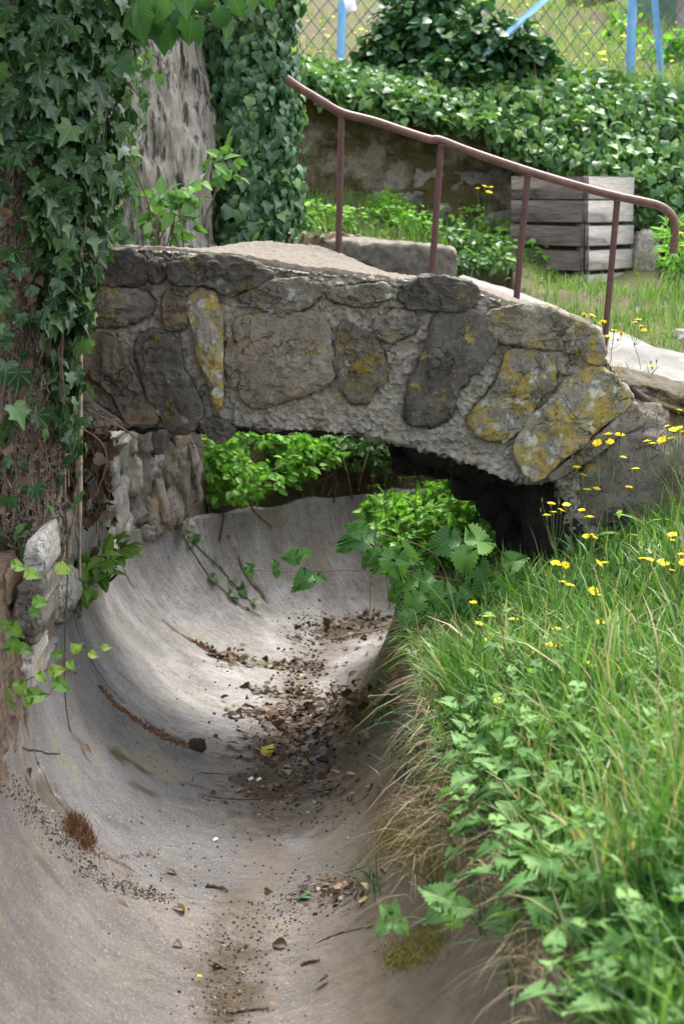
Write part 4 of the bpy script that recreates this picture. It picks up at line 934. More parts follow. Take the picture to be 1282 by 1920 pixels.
# ivy over the garden wall
cols = [(420, 120, 170), (560, 150, 172), (640, 150, 200), (720, 155, 215), (800, 150, 235), (880, 150, 258), (940, 150, 290), (1000, 150, 325), (1100, 155, 330), (1180, 170, 400), (1230, 180, 450), (1300, 190, 480), (1500, 190, 500), (1800, 200, 500)]
cA = np.array(cols, float)
def f4(u, v):
    px = 420 + (1800 - 420) * (u + 1) / 2; yt = np.interp(px, cA[:, 0], cA[:, 1]); yb_ = np.interp(px, cA[:, 0], cA[:, 2]); yb_ = yb_ + 10 * fbm(np.stack([px / 25, 0*px, 0*px], -1), 1, 3); py = yt + (yb_ - yt) * v
    d = 11.15 - .95 * np.sin(np.clip(v, 0, 1) * 1.45)**.8 - np.interp(px, [900, 1250], [0, .12]) + .09 * vnoise(np.stack([px / 70, py / 70, 0*px], -1)); return at(px, py, d)
iv4_holes = lambda P, u, v: (fbm(P, 2.6, 3, off=4) > -.72) | (v < .35)
iv4 = thing('ivy', 'thick cascade of mid green ivy spilling over the garden wall below the fence', 'ivy', at(1000, 330, 10.3)); mb = MB()
leafscatter(mb, f4, 19000, .053, 41, IVY2, wild=.6, depth=.12, hang=.8, dens=iv4_holes)
mb.build('leaves', M['ivy_wall'], iv4)
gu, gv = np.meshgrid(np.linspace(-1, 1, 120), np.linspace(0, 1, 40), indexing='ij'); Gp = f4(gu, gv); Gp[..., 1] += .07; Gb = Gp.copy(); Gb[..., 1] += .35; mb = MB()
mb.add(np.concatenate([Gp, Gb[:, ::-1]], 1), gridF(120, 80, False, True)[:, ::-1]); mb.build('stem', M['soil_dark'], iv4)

# leafy volume: clumps of leaves on thin twigs
def bushy(name, label, cat, blobs, n, size, tm, mat, seed, stems=14, upright=.5, basez=None, snap=None, thin=-.5, group=None):
    r = np.random.default_rng(seed); B_ = np.array(blobs, float)
    if snap is not None:
        for q in B_: q[2] = hit(q[0], q[1])[0][1] - snap
    c0 = at(B_[:, 0], B_[:, 1], B_[:, 2]); sc_ = B_[:, 2] / FPX
    base = c0[0].copy(); base[2] = gz(base[0], base[1]) if basez is None else basez; t = thing(name, label, cat, base, group)
    mb = MB(); w_ = B_[:, 3] * B_[:, 4]; k = r.choice(len(B_), n, p=w_ / w_.sum()); d = unit(r.normal(size=(n, 3))); rad = r.random(n)**.42
    off = d * rad[:, None] * np.stack([B_[k, 3] * sc_[k], B_[k, 3] * sc_[k] * .8, B_[k, 4] * sc_[k]], -1)
    P_ = c0[k] + off; lump = fbm(P_, 9, 3); kp = lump > thin; P_, d = P_[kp], d[kp]; n = len(P_)
    mb.inst(tm, P_, rot_basis(d * [1, 1, .3] + r.normal(0, .6, (n, 3)) + [0, 0, -.1], [0, 0, 1] * np.ones((n, 1)) * upright + d * .7 + r.normal(0, .35, (n, 3))), size * r.uniform(.5, 1.2, n), np.clip(r.beta(2, 2, n), 0, 1)); mb.build('leaves', mat, t)
    mb = MB()
    for i in range(stems):
        j = r.choice(len(B_)); e = c0[j] + r.normal(0, .4, 3) * np.array([B_[j, 3], B_[j, 3], B_[j, 4]]) * sc_[j]; b = np.array([e[0] + r.normal(0, .05), e[1] + r.normal(0, .05), 0]); b[2] = max((gz(b[0], b[1]) if basez is None else basez) - .02, e[2] - .22)
        q = np.stack([b, (b + e) / 2 + r.normal(0, .03, 3), e]); tube(mb, crom(q, 12), np.linspace(.006, .002, 12), 5, r.random())
    mb.build('stem', M['twig'], t); return t
bushy('shrub', 'dense dark green rounded-leaf shrub growing through the wire fence', 'shrub', [(860, 70, 10.9, 120, 60), (760, 60, 11.0, 70, 60), (940, 90, 10.8, 80, 50), (850, 130, 10.7, 90, 30), (800, 0, 11.0, 80, 60), (1000, 110, 10.9, 40, 40), (720, 100, 10.9, 50, 40)], 3600, .062, ROUND, M['shrub'], 51, 26)
bushy('bush', 'bright green leafy bush beyond the bridge, seen under the arch', 'bush', [(460, 870, 9.25, 95, 62), (400, 860, 9.1, 50, 50), (540, 860, 9.5, 70, 50), (430, 920, 9.0, 55, 28), (500, 820, 9.5, 90, 40), (390, 890, 8.95, 40, 40), (590, 850, 9.7, 50, 40)], 3000, .05, OVAL, M['bush'], 52, 24, snap=.12, thin=-.15)
bushy('bush', 'darker ivy-like ground bush behind the arch near its crown', 'bush', [(670, 850, 9.9, 60, 34), (640, 830, 10.0, 60, 30), (720, 860, 9.8, 40, 30)], 900, .05, OVAL, M['ivy_wall'], 53, 8, snap=.08)
bushy('weed_clump', 'lush clump of pale nettles under the right part of the arch', 'weeds', [(800, 1000, 7.6, 90, 60), (880, 980, 7.5, 70, 60), (850, 1050, 7.3, 90, 60), (920, 1040, 7.2, 50, 50), (770, 1050, 7.4, 45, 50), (760, 960, 7.9, 50, 40), (920, 960, 7.6, 30, 30), (720, 950, 8.0, 34, 30), (840, 925, 7.9, 40, 26), (860, 940, 7.8, 40, 30)], 2600, .07, NETT, M['bush'], 54, 30, basez=.1)
bushy('shrub', 'leafy green shrub behind the fence below the shed in the upper right', 'shrub', [(1260, 150, 12.5, 60, 50), (1230, 110, 12.8, 40, 40), (1170, 60, 14, 30, 60), (1290, 110, 12.5, 40, 60)], 900, .07, ROUND, M['bush'], 55, 8)
bushy('weed_clump', 'low leafy weeds with yellow flowers at the right edge behind the rail end', 'weeds', [(1270, 480, 9.3, 40, 50), (1262, 440, 9.5, 26, 36)], 420, .06, LANCE, M['bush'], 56, 14)
bushy('weed_clump', 'dark green low weeds growing at the crate and wall foot', 'weeds', [(900, 460, 9.7, 60, 24), (850, 445, 9.8, 40, 20), (930, 490, 9.5, 36, 20), (870, 490, 9.4, 40, 18)], 1100, .045, OVAL, M['ivy_wall'], 57, 8)

# low leafy ground cover at the wall's foot
def groundcover(name, region, n, size, tm, mat, seed, h=.06, Y=None, name_kind='stuff'):
    r = np.random.default_rng(seed); x_ = r.uniform(region[0], region[2], n); y_ = r.uniform(region[1], region[3], n); z_ = Gz(x_, y_)
    k = (fbm(np.stack([x_, y_, 0*x_], -1), 3.3, 3) + r.normal(0, .2, n)) > -.05; P_ = np.stack([x_, y_, z_ + r.random(n) * h], -1)[k]; n = len(P_)
    mb = MB(); mb.inst(tm, P_, rot_basis(r.normal(size=(n, 3)) * [1, 1, .3], np.tile([0, -.2, 1.], (n, 1)) + r.normal(0, .5, (n, 3))), size * r.uniform(.5, 1.2, n), r.beta(2, 2, n)); return structure(mb.build(name, mat), 'stuff')
groundcover('ground_cover', (-.45, 9.75, 1.25, 10.42), 6500, .045, OVAL, M['bush'], 61, h=.13)
groundcover('ground_cover', (-.6, 9.0, 1.0, 9.5), 800, .035, OVAL, M['ivy_wall'], 62)

# grass -------------------------------------------------------------
def grass(name, pos, h, lean, mat, seed, wd=.0035, dirs=None, lv=5, droop=1.0, var=None):
    r = np.random.default_rng(seed); n = len(pos); a = r.uniform(0, 2*np.pi, n); D = np.stack([np.cos(a), np.sin(a), 0*a], -1)
    if dirs is not None: D = unit(D + dirs)
    t = np.linspace(0, 1, lv); L_ = (lean * r.uniform(.2, 1.6, n))[:, None]
    hor = L_ * t[None]**1.8 * h[:, None]; ver = h[:, None] * (t[None] - droop * .45 * L_ * t[None]**2.6)
    C_ = pos[:, None] + D[:, None] * hor[..., None] + np.array([0, 0, 1]) * ver[..., None]
    sd = r.uniform(0, np.pi, n); W_ = np.stack([np.cos(sd), np.sin(sd), 0*sd], -1); ww = (wd * r.uniform(.5, 1.5, n))[:, None] * np.array([.8, 1, .9, .6, .06] if lv == 5 else np.linspace(1, .06, lv))
    V = np.stack([C_ - W_[:, None] * ww[..., None], C_ + W_[:, None] * ww[..., None]], 2).reshape(n, -1, 3)
    f = np.array([[2*i, 2*i+1, 2*i+3, 2*i+2] for i in range(lv - 1)]); F = (f[None] + (np.arange(n) * 2 * lv)[:, None, None]).reshape(-1, 4)
    v_ = r.random(n) if var is None else var; mb = MB(); mb.add(V, F, None, np.repeat(v_, 2 * lv)); return structure(mb.build(name, mat), 'stuff')
r = np.random.default_rng(77)
_nR = int(np.argmax(Rp[:, 1] > 7.2))
def rlip(y): return np.interp(y, Rp[:_nR, 1], Rp[:_nR, 0])
n = 33000; y_ = 2.2 + 4.5 * r.random(n)**.9; x_ = rlip(y_) + .05 + r.random(n)**1.25 * 1.75; z_ = Gz(x_, y_); rock = (y_ > 6.35) & (x_ > .62)
k = ~rock & (fbm(np.stack([x_, y_, 0*x_], -1), 4, 2) > -.7); pos = np.stack([x_, y_, z_ - .01], -1)[k]; n = len(pos)
hh = (.09 + .22 * r.random(n)**1.5) * (1 + .5 * fbm(pos, 2.5, 2)) ; hh *= np.interp(pos[:, 0] - rlip(pos[:, 1]), [0, .35], [.6, 1.1]); hh *= np.interp(pos[:, 1], [5.2, 5.9], [1, .55])
patch = .47 + .28 * fbm(pos, 1.6, 3); vv = np.clip(r.normal(0, .26, n) + patch, 0, 1)
grass('grass', pos, np.maximum(hh, .04), .5, M['grass'], 1, .0036, dirs=np.array([[-.12, -.08, 0]]), var=vv)
# tall thin seeding stalks standing out of the bank
ns_ = 150; y2 = r.uniform(2.8, 6.3, ns_); x2 = rlip(y2) + .1 + r.random(ns_) * 1.4; ps_ = np.stack([x2, y2, Gz(x2, y2)], -1)
grass('seeding_grass', ps_, r.uniform(.2, .42, ns_), .3, M['straw'], 71, .0011, var=r.uniform(.3, 1, ns_)); grass('seeding_grass', ps_[::2] + [.02, .02, 0], r.uniform(.18, .36, len(ps_[::2])), .35, M['grass'], 72, .0016, var=r.uniform(.5, .95, len(ps_[::2])))
# straw hanging over the lip
n = 1000; y_ = r.uniform(2.4, 6.4, n); x_ = rlip(y_) + r.uniform(.0, .16, n); pos = np.stack([x_, y_, Gz(x_, y_) * 0 + .03 + .25 * (x_ - rlip(y_))], -1)
grass('dry_grass', pos, r.uniform(.03, .13, n), 1.1, M['straw'], 2, .0012, dirs=np.array([[-.5, -.1, 0]]), droop=1.9, var=r.beta(1.3, 2.2, n))
n = 700; y_ = r.uniform(2.8, 6.5, n); x_ = rlip(y_) + r.uniform(.01, .12, n); pos = np.stack([x_, y_, 0 * x_ + .03], -1)
grass('grass', pos, r.uniform(.04, .14, n), 1.0, M['grass'], 3, .003, dirs=np.array([[-.35, -.1, 0]]), droop=1.8, var=r.beta(2, 2.6, n))
n = 1300; y_ = r.uniform(4.6, 6.6, n); x_ = rlip(y_) + r.uniform(-.01, .1, n); pos = np.stack([x_, y_, 0 * x_ + .01], -1)
grass('grass', pos, r.uniform(.03, .11, n), .9, M['grass'], 73, .0032, dirs=np.array([[-.25, -.1, 0]]), droop=1.7, var=np.clip(r.normal(.45, .25, n), 0, 1))
n = 600; y_ = r.uniform(4.2, 6.6, n); x_ = rlip(y_) + r.uniform(-.01, .08, n); pos = np.stack([x_, y_, 0 * x_ + .01], -1)
grass('dry_grass', pos, r.uniform(.03, .12, n), 1.1, M['straw'], 74, .0014, dirs=np.array([[-.3, -.2, 0]]), droop=2.0, var=r.beta(1.4, 1.8, n))
# lawn behind the bridge and the hillside
n = 24000; x_ = r.uniform(-.3, 4.2, n); y_ = r.uniform(7.0, 10.5, n); z_ = Gz(x_, y_); P0 = np.stack([x_, y_, z_], -1)
dd, ii = chan_dist(x_, y_)
Tq, Bq = top, bot
ty = np.interp(x_, Tq[:, 0], Tq[:, 1]); by = np.interp(x_, Bq[:, 0], Bq[:, 1]); onpath = (y_ < ty + .01) & (y_ > by - .01) & (x_ > Tq[0, 0])
k = (z_ > .3) & ~onpath & ((fbm(P0, 2.3, 3) + r.normal(0, .25, n)) > -.28) & ~((x_ < .75) & (y_ > 9.05) & (y_ < 9.5)); pos = P0[k]; n = len(pos)
grass('lawn_grass', pos, r.uniform(.03, .10, n) * (1 + .7 * (fbm(pos, 2, 2) > .2)), .5, M['lawn'], 4, .0034, lv=4, var=np.clip(r.beta(2, 2.5, n) - .1, 0, 1))
n = 34000; y_ = 10.95 + 13 * r.random(n)**1.5; x_ = r.uniform(-1, 1, n) * (.26 * y_ + .8); z_ = Gz(x_, y_); pos = np.stack([x_, y_, z_], -1); k = (fbm(pos * [1, .6, 0], 1.1, 3) + r.normal(0, .25, n)) > -.3; pos = pos[k]; n = len(pos)
grass('lawn_grass', pos, r.uniform(.04, .16, n), .5, M['lawn'], 5, .006, lv=4, var=np.clip(r.beta(2, 2, n) + .05, 0, 1))
# hillside yellow flowers and leaf litter as specks
mb = MB(); n = 420; y_ = 11.2 + 8 * r.random(n)**1.2; x_ = r.uniform(-.3, 1, n) * (.2 * y_ + .6); c_ = fbm(np.stack([x_, y_, 0*x_], -1), 1.3, 2) > .0; pos = np.stack([x_, y_, Gz(x_, y_) + .14], -1)[c_]; n = len(pos)
mb.inst(ROUND, pos, rot_basis(r.normal(size=(n, 3)) * [1, 1, .1], np.tile([0, -.3, 1.], (n, 1))), .035 * r.uniform(.6, 1.3, n), r.random(n)); structure(mb.build('meadow_flowers', M['petal']), 'stuff')

# ------------------------------------------------------------------ single plants
def leaf_pose(az, el, roll=0.0):
    al = np.array([math.cos(az) * math.cos(el), math.sin(az) * math.cos(el), math.sin(el)]); nm = np.array([-math.cos(az) * math.sin(el), -math.sin(az) * math.sin(el), math.cos(el)]) + np.array([-math.sin(az), math.cos(az), 0]) * roll
    return al, nm
def weed(name, label, cat, h, pairs, size, tm, mat, seed, group, lean=.1, opp=2):
    r = np.random.default_rng(seed); t = thing(name, label, cat, (0, 0, 0), group); q = np.array([[0, 0, -.02], [lean * h * .3, 0, h * .5], [lean * h, .02, h]]); q = crom(q, 20); mb = MB(); tube(mb, q, np.linspace(.0028, .001, 20), 6, r.random()); mb.build('stem', M['stem'], t, local=True)
    mb = MB(); P_ = []; R_ = []; s_ = []; v_ = []
    for i in range(pairs):
        f = .25 + .75 * i / max(1, pairs - 1); p = q[int(f * 19)]; a0 = i * 1.57 + r.normal(0, .2)
        for j in range(opp):
            al, nm = leaf_pose(a0 + j * 2 * math.pi / opp, r.uniform(-.35, .25) + (.5 if i == pairs - 1 else 0), r.normal(0, .2)); P_.append(p + al * .012); R_.append((al, nm)); s_.append(size * (1.1 - .65 * f) * r.uniform(.85, 1.15)); v_.append(np.clip(.35 + .4 * f + r.normal(0, .15), 0, 1))
    mb.inst(tm, np.array(P_), rot_basis([a for a, b in R_], [b for a, b in R_]), np.array(s_), np.array(v_)); mb.build('leaves', mat, t, local=True); return t
def place(proto, used, p, rz, sc_, label=None):
    o = copy_tree(proto) if used else proto
    o.location = Vector([float(c) for c in p]); o.rotation_euler = (0, 0, rz); o.scale = (sc_,) * 3
    if label: o['label'] = label
    return o
r = np.random.default_rng(101)
protos = [weed('nettle', 'serrated-leaved green nettle standing in the grass bank right of the channel', 'nettle', (.18, .24, .14, .2)[i], (5, 7, 4, 6)[i], (.12, .1, .135, .085)[i], NETT, M['nettle'], 200 + i, 'nettles in the grass bank', .25) for i in range(4)]
nspots = [(870, 1290), (930, 1330), (990, 1370), (1040, 1340), (860, 1400), (950, 1430), (900, 1480), (1010, 1480), (1060, 1450), (880, 1540), (960, 1560), (1120, 1420), (1190, 1390), (1240, 1450), (1080, 1560), (1260, 1600), (1000, 1640), (1150, 1620), (1220, 1700), (1090, 1680), (1270, 1760), (1160, 1800), (1240, 1850), (1050, 1250), (1000, 1290), (960, 1240), (1110, 1300), (1180, 1280), (850, 1460), (1250, 1300)]
for i, (x_, y_) in enumerate(nspots):
    p = above(x_, y_, .16); p = np.array([p[0], p[1], gz(p[0], p[1])])
    rw_ = ['on the bank by the yellow flowers', 'on the upper grass bank', 'half way down the grass bank', 'below the middle of the bank', 'in the lower grass bank', 'in the blurred grass at the bottom'][min(5, max(0, int((y_ - 1230) / 95)))]
    cl_ = ['overhanging the concrete edge', 'just inside the bank edge', 'in the middle of the grass', 'well into the grass', 'by the right edge'][min(4, int((x_ - 845) / 88))]
    lb_ = ('%s nettle %s, %s' % (('bushy', 'tall', 'broad-leaved', 'small-leaved')[i % 4], rw_, cl_))
    place(protos[i % 4], i >= 4, p, r.uniform(0, 6.3), r.uniform(.75, 1.15), lb_)
# long single-leaf docks
dk_ = weed('dock', 'broad smooth-leaved dock in the grass below the bridge foot', 'dock plant', .12, 3, .2, LANCE, M['bright'], 300, 'docks in the grass bank', .1)
for i, (x_, y_) in enumerate([(1200, 960), (1170, 950), (970, 1200), (1240, 1330)]):
    p = above(x_, y_, .16); p[2] = gz(p[0], p[1]); place(dk_, i > 0, p, i * 1.3, .9, ['broad smooth-leaved dock in the grass before the right boulder', 'smaller dock left of the broad one below the boulder', 'dock with upright leaf near the bank edge in mid grass', 'dock by the right edge in the tall grass'][i])

lobed = [weed('lobed_weed', 'x', 'weed', .1, 3, (.13, .11)[i], BRAM, M['bramble_pale'], 320 + i, 'lobed weeds in the grass bank', .2) for i in range(2)]
for i, (x_, y_, lb_) in enumerate([(1190, 1540, 'pale lobed weed half way up the right edge'), (1230, 1600, 'large pale lobed weed in the right-hand grass'), (1130, 1790, 'pale lobed weed low in the blurred grass'), (1255, 1700, 'pale lobed weed at the right edge above the bottom'), (1180, 1850, 'lobed weed nearest the bottom edge'),
        (960, 1500, 'lobed weed on the bank edge above the moss'), (1030, 1590, 'lobed weed in the middle of the lower bank'), (900, 1420, 'lobed weed leaning over the straw fringe'), (1080, 1400, 'lobed weed in the central grass'), (1060, 1850, 'lobed weed at the bottom beside the concrete'), (880, 1330, 'lobed weed on the upper bank edge'), (1250, 1880, 'lobed weed in the bottom right corner')]):
    p = above(x_, y_, .14); p = np.array([p[0], p[1], gz(p[0], p[1]) + .03]); place(lobed[i % 2], i >= 2, p, r.uniform(0, 6.3), r.uniform(.8, 1.2), lb_)

# yellow hawkbit plants
def flower_template(n=16, seed=0):
    r = np.random.default_rng(seed); V = []; F = []; 
    for ring_, (nn, r1, z1) in enumerate(((n, 1.0, .18), (n - 4, .62, .3))):
        for i in range(nn):
            a = 2*math.pi*(i + .5*ring_)/nn + r.normal(0, .05); rr1 = r1 * r.uniform(.85, 1.1); d = np.array([math.cos(a), math.sin(a)]); s_ = np.array([-d[1], d[0]]) * .13; b = len(V); z_ = z1 * r.uniform(.6, 1.3)
            for rad, w_, z in ((.1, .4, .05), (.6 * rr1, 1.05, z_ * .8), (rr1, .75, z_)):
                V.append([*(d*rad - s_*w_), z]); V.append([*(d*rad + s_*w_), z])
            F += [[b, b+1, b+3, b+2], [b+2, b+3, b+5, b+4]]
    return np.array(V), [np.array(F)], np.zeros((len(V), 2))
FT = [flower_template(16, 1), flower_template(14, 2)]
fmesh = {}
def head_at(parent, p, rad, seed, nrm_=(0, -.2, 1)):
    r = np.random.default_rng(seed); mb = MB(); R_ = rot_basis(np.array([[r.normal(), r.normal(), 0]]), np.array([nrm_]) + r.normal(0, .25, (1, 3)))
    mb.inst(FT[seed % 2], np.array([p]), R_, rad, np.array([r.random()])); o = mb.build('flower_head', M['petal'], parent)
    mb = MB(); nn = unit(R_[0][:, 2]); p = np.array(p); tube(mb, [p - nn * rad * .75, p - nn * rad * .45, p - nn * rad * .05, p + nn * rad * .1], [rad * .12, rad * .26, rad * .3, rad * .2], 8, r.random()); c = mb.build('calyx', M['bud'], None); c.parent = o; c.location = (0, 0, 0)
    return o
fplants = [
 ([(1033, 945), (1037, 961), (1052, 958), (1061, 947), (1025, 967)], 'tall hawkbit with five crowded yellow heads before the dark end of the arch', .30),
 ([(1040, 1056), (1050, 1058), (1060, 1060)], 'hawkbit with three yellow heads in a row just below the tall five-headed one', .22),
 ([(1098, 1006), (1108, 1004), (1111, 1008)], 'small hawkbit group by the boulder under the bridge foot', .24),
 ([(1090, 957), (1104, 970)], 'two-headed hawkbit against the dark boulder', .26),
 ([(1100, 919), (1118, 917)], 'pair of yellow heads in front of the middle of the big boulder', .30),
 ([(1080, 877), (1093, 892)], 'hawkbit reaching up beside the lichen-spotted slab', .34),
 ([(1119, 831), (1143, 829)], 'hawkbit crossing the narrow pale stone at the bridge end', .36),
 ([(1161, 816), (1168, 858), (1139, 815)], 'tall hawkbit in front of the boulder top', .36),
 ([(1213, 828), (1222, 832), (1240, 826)], 'three yellow heads standing before the boulder near the right edge', .36),
 ([(1250, 800), (1262, 806), (1272, 803), (1278, 812)], 'many-headed hawkbit by the right edge below the mossy rock', .38),
 ([(1272, 770), (1258, 822)], 'yellow hawkbit on the right edge beside the mossy rock', .38),
 ([(1178, 914), (1191, 880)], 'thin hawkbit before the right half of the boulder', .30),
 ([(1054, 1092), (1068, 1098)], 'low pair of yellow heads left of the large double flower', .2),
 ([(1112, 1108), (1118, 1116)], 'largest double yellow flower in the middle of the grass bank', .2),
 ([(1122, 1057), (1133, 1056)], 'small pair of yellow heads above the large double flower', .22),
 ([(1124, 1168)], 'single yellow head below the large double flower', .16),
 ([(1043, 1180)], 'single yellow head in the grass left of centre of the bank', .16),
 ([(1030, 1209), (1045, 1212)], 'flat pair of yellow heads low in the grass', .15),
 ([(1099, 1243), (1112, 1249), (1112, 1258)], 'three yellow heads lowest in the grass bank', .14),
 ([(1203, 1048), (1212, 1049), (1218, 1050)], 'row of three yellow heads in the tall grass on the right', .22),
 ([(1240, 1053), (1246, 1058), (1258, 1070)], 'three yellow heads near the right edge of the grass', .22),
 ([(1260, 1003), (1258, 1014)], 'stacked pair of yellow heads near the right edge', .26),
 ([(1276, 1040), (1280, 1056)], 'yellow heads cut by the right edge of the grass bank', .24),
 ([(887, 1130)], 'single yellow head beneath the broad bramble leaves', .16),
 ([(897, 1170), (914, 1200)], 'two yellow heads at the lip of the bank below the bramble', .12),
 ([(914, 1156), (962, 1162)], 'hawkbit pair on the bank edge right of the bramble', .16),
 ([(935, 1314)], 'lone yellow head among the nettles on the bank edge', .12),
 ([(699, 893), (692, 912), (724, 868)], 'hawkbit under the arch with a high yellow head', .34),
 ([(752, 897), (721, 910), (705, 911)], 'spindly hawkbit in the light under the arch', .32),
 ([(780, 895), (775, 909)], 'pale yellow hawkbit seen in front of the shaded arch stones', .34),
 ([(863, 947), (845, 880)], 'hawkbit in the dark right side of the arch', .34),
 ([(1095, 591), (1109, 592), (1129, 605)], 'wiry hawkbit in front of the lowest handrail post', .34),
 ([(1190, 605), (1201, 612), (1205, 620), (1196, 600)], 'branched hawkbit with clustered heads before the concrete path', .36),
 ([(1150, 620), (1164, 625), (1140, 631)], 'hawkbit with three heads crossing the concrete path', .30),
 ([(1222, 687), (1245, 698), (1208, 704)], 'hawkbit on the near side of the path by the right edge', .24),
 ([(895, 354), (908, 350), (919, 352), (916, 361)], 'lanky yellow-flowered weed in front of the garden wall beside the crate', .42),
 ([(1275, 438), (1278, 462)], 'yellow flowers at the right edge behind the rail end', .3),
 ([(4, 1344), (26, 1348)], 'yellow flower between the rounded stones at the left edge', .1),
]
rf = np.random.default_rng(404)
for i, (hd_, lab, hh_) in enumerate(fplants):
    x_ = np.mean([a for a, b in hd_]); y_ = np.mean([b for a, b in hd_]); lo = 2.6
    if i in (31, 32, 33, 34): p0 = at(x_, y_, 7.25)
    elif i == 37: p0 = at(x_, y_, 5.12)
    elif i in (27, 28, 29, 30): p0 = at(x_, y_, 7.15)
    elif y_ < 940 and i < 31: p0 = at(x_, y_, 6.38)
    else: p0 = above(x_, y_, hh_)
    Yp = p0[1]; g_ = max(gz(p0[0], p0[1]), p0[2] - hh_ * 1.5)
    root = np.array([p0[0] + rf.normal(0, .02), Yp + .01, g_ if g_ < p0[2] - .03 else p0[2] - .15]); t = thing('hawkbit', lab, 'wildflower', root, 'yellow wildflowers')
    mb = MB(); fk = root + (p0 - root) * .55 + [rf.normal(0, .01), 0, 0]; tube(mb, crom(np.stack([root - [0, 0, .02], root + (fk - root) * .5 + rf.normal(0, .006, 3), fk]), 14), np.linspace(.0016, .0011, 14), 5, rf.random())
    sm = 1.0 if Yp < 8 else 1.1
    for j, (a, b) in enumerate(hd_):
        e = at(a, b, Yp + rf.normal(0, .02)); rad = .0165 * rf.uniform(.8, 1.15) * sm * min(.95, Yp / 6.6)
        tube(mb, crom(np.stack([fk, fk + (e - fk) * .5 + [(e - fk)[0] * .25, 0, -.01], e - [0, 0, rad * .5]]), 12), .0009, 5, rf.random())
        head_at(t, e, rad, 1000 + i * 10 + j)
    # extra closed buds
    for j in range(3):
        e = p0 + rf.normal(0, .022, 3) + [0, 0, .0]; tube(mb, [fk, (fk + e) / 2, e], .0007, 4, rf.random()); tube(mb, [e, e + [0, 0, .006], e + [0, 0, .013]], [.002, .0034, .0015], 6, .2)
    mb.build('stem', M['stem'], t)

# ------------------------------------------------------------------ brambles
def bramble(name, label, canes, leaves, matl, seed, cane_mat='cane'):
    "canes: list of ([(px,py,Y)..], radius); leaves: (px,py,Y, size, dirx, diry(px-space), tilt)"
    r = np.random.default_rng(seed); c0 = canes[0][0][0]; t = thing(name, label, 'bramble', at(*c0))
    for pts, rad in canes:
        q = crom(np.array([at(*p) for p in pts]), 50); mb = MB(); tube(mb, q, np.linspace(rad, rad * .5, 50), 8, r.random())
        for k in range(int(len(pts) * 9)):
            i = r.integers(2, 48); d = unit(r.normal(size=3)); tube(mb, [q[i], q[i] + d * rad * 3.2 + [0, 0, -.001]], [rad * .55, rad * .08], 4, .8)
        mb.build('cane', M[cane_mat], t)
    for (px, py, Y, s_, dx, dy, tl) in leaves:
        p = at(px, py, Y); al = unit([dx, r.normal(0, .25), -dy]); nm = np.array([r.normal(0, .2), -math.cos(tl), math.sin(tl)]); mb = MB()
        mb.inst(BRAM, np.array([p]), rot_basis(al[None], nm[None]), s_, np.array([r.random()])); o = mb.build('leaf', matl, t, smooth=True)
    return t
bramble('bramble', 'bramble with broad dark leaves, one thin cane reaching out across the channel',
 [([(860, 1090, 6.15), (800, 1078, 6.1), (730, 1066, 6.08), (660, 1069, 6.05), (560, 1072, 6.05), (470, 1068, 6.05), (458, 1064, 6.05)], .0024),
  ([(860, 1180, 6.15), (840, 1090, 6.12), (800, 1030, 6.1), (700, 1000, 6.1), (660, 1010, 6.1)], .0026), ([(870, 1200, 6.15), (900, 1100, 6.1), (960, 1060, 6.1)], .0026), ([(585, 1070, 6.05), (568, 1040, 6.05)], .0011), ([(585, 1072, 6.05), (605, 1080, 6.05)], .0011)],
 [(588, 1074, 6.04, .098, -.8, .62, .5), (590, 1079, 6.04, .05, .8, .3, .6), (566, 1044, 6.04, .075, -1, .1, .25), (560, 1036, 6.04, .05, 1, .1, .3), (520, 1066, 6.04, .04, -.5, -.9, .4), (520, 1066, 6.03, .04, -.2, 1, .4), (475, 1068, 6.03, .035, -.8, -.8, .6), (470, 1068, 6.03, .035, -.1, 1, .6), (468, 1068, 6.03, .03, -1, .1, .6),
  (700, 1000, 6.08, .13, -1, .22, .25), (690, 998, 6.06, .09, -1, -.25, .3), (660, 1015, 6.06, .075, -.8, .55, .4), (735, 1032, 6.05, .11, -.75, .75, .5), (735, 1030, 6.05, .11, 1, .4, .4), (730, 1025, 6.04, .13, .4, 1, .5), (705, 1030, 6.04, .09, -.5, .9, .4),
  (865, 1010, 6.1, .14, -.9, .25, .55), (870, 1015, 6.08, .15, 1, .1, .6), (868, 1020, 6.06, .12, .1, 1, .5), (855, 1105, 6.04, .13, -.7, .4, .55), (862, 1100, 6.02, .14, .6, .5, .5), (858, 1110, 6.0, .14, -.1, 1, .4), (925, 1090, 6.08, .12, .9, .5, .5), (915, 1090, 6.07, .12, .1, 1, .45), (880, 1050, 6.1, .11, .7, .7, .6), (810, 1075, 6.1, .11, -.6, .5, .5), (900, 1140, 6.05, .12, .6, .7, .4), (840, 1170, 6.0, .11, .2, 1, .4), (780, 1050, 6.1, .1, .4, .9, .5), (940, 1060, 6.12, .1, .7, -.2, .5), (790, 1110, 6.05, .11, -.5, .8, .5), (770, 1140, 6.02, .1, -.2, 1, .4), (810, 1160, 6.0, .11, .2, 1, .4), (785, 1085, 6.08, .1, -.9, .4, .5), (770, 1190, 5.98, .09, -.4, 1, .4), (820, 1210, 5.95, .1, .1, 1, .4), (950, 1120, 6.06, .1, .8, .6, .5), (750, 1110, 6.06, .075, -.7, .7, .4),
  (745, 1075, 6.08, .06, -.4, 1, .3), (830, 1140, 6.04, .1, -.6, .7, .4), (890, 1200, 5.95, .1, -.3, 1, .4)], M['bramble'], 501)
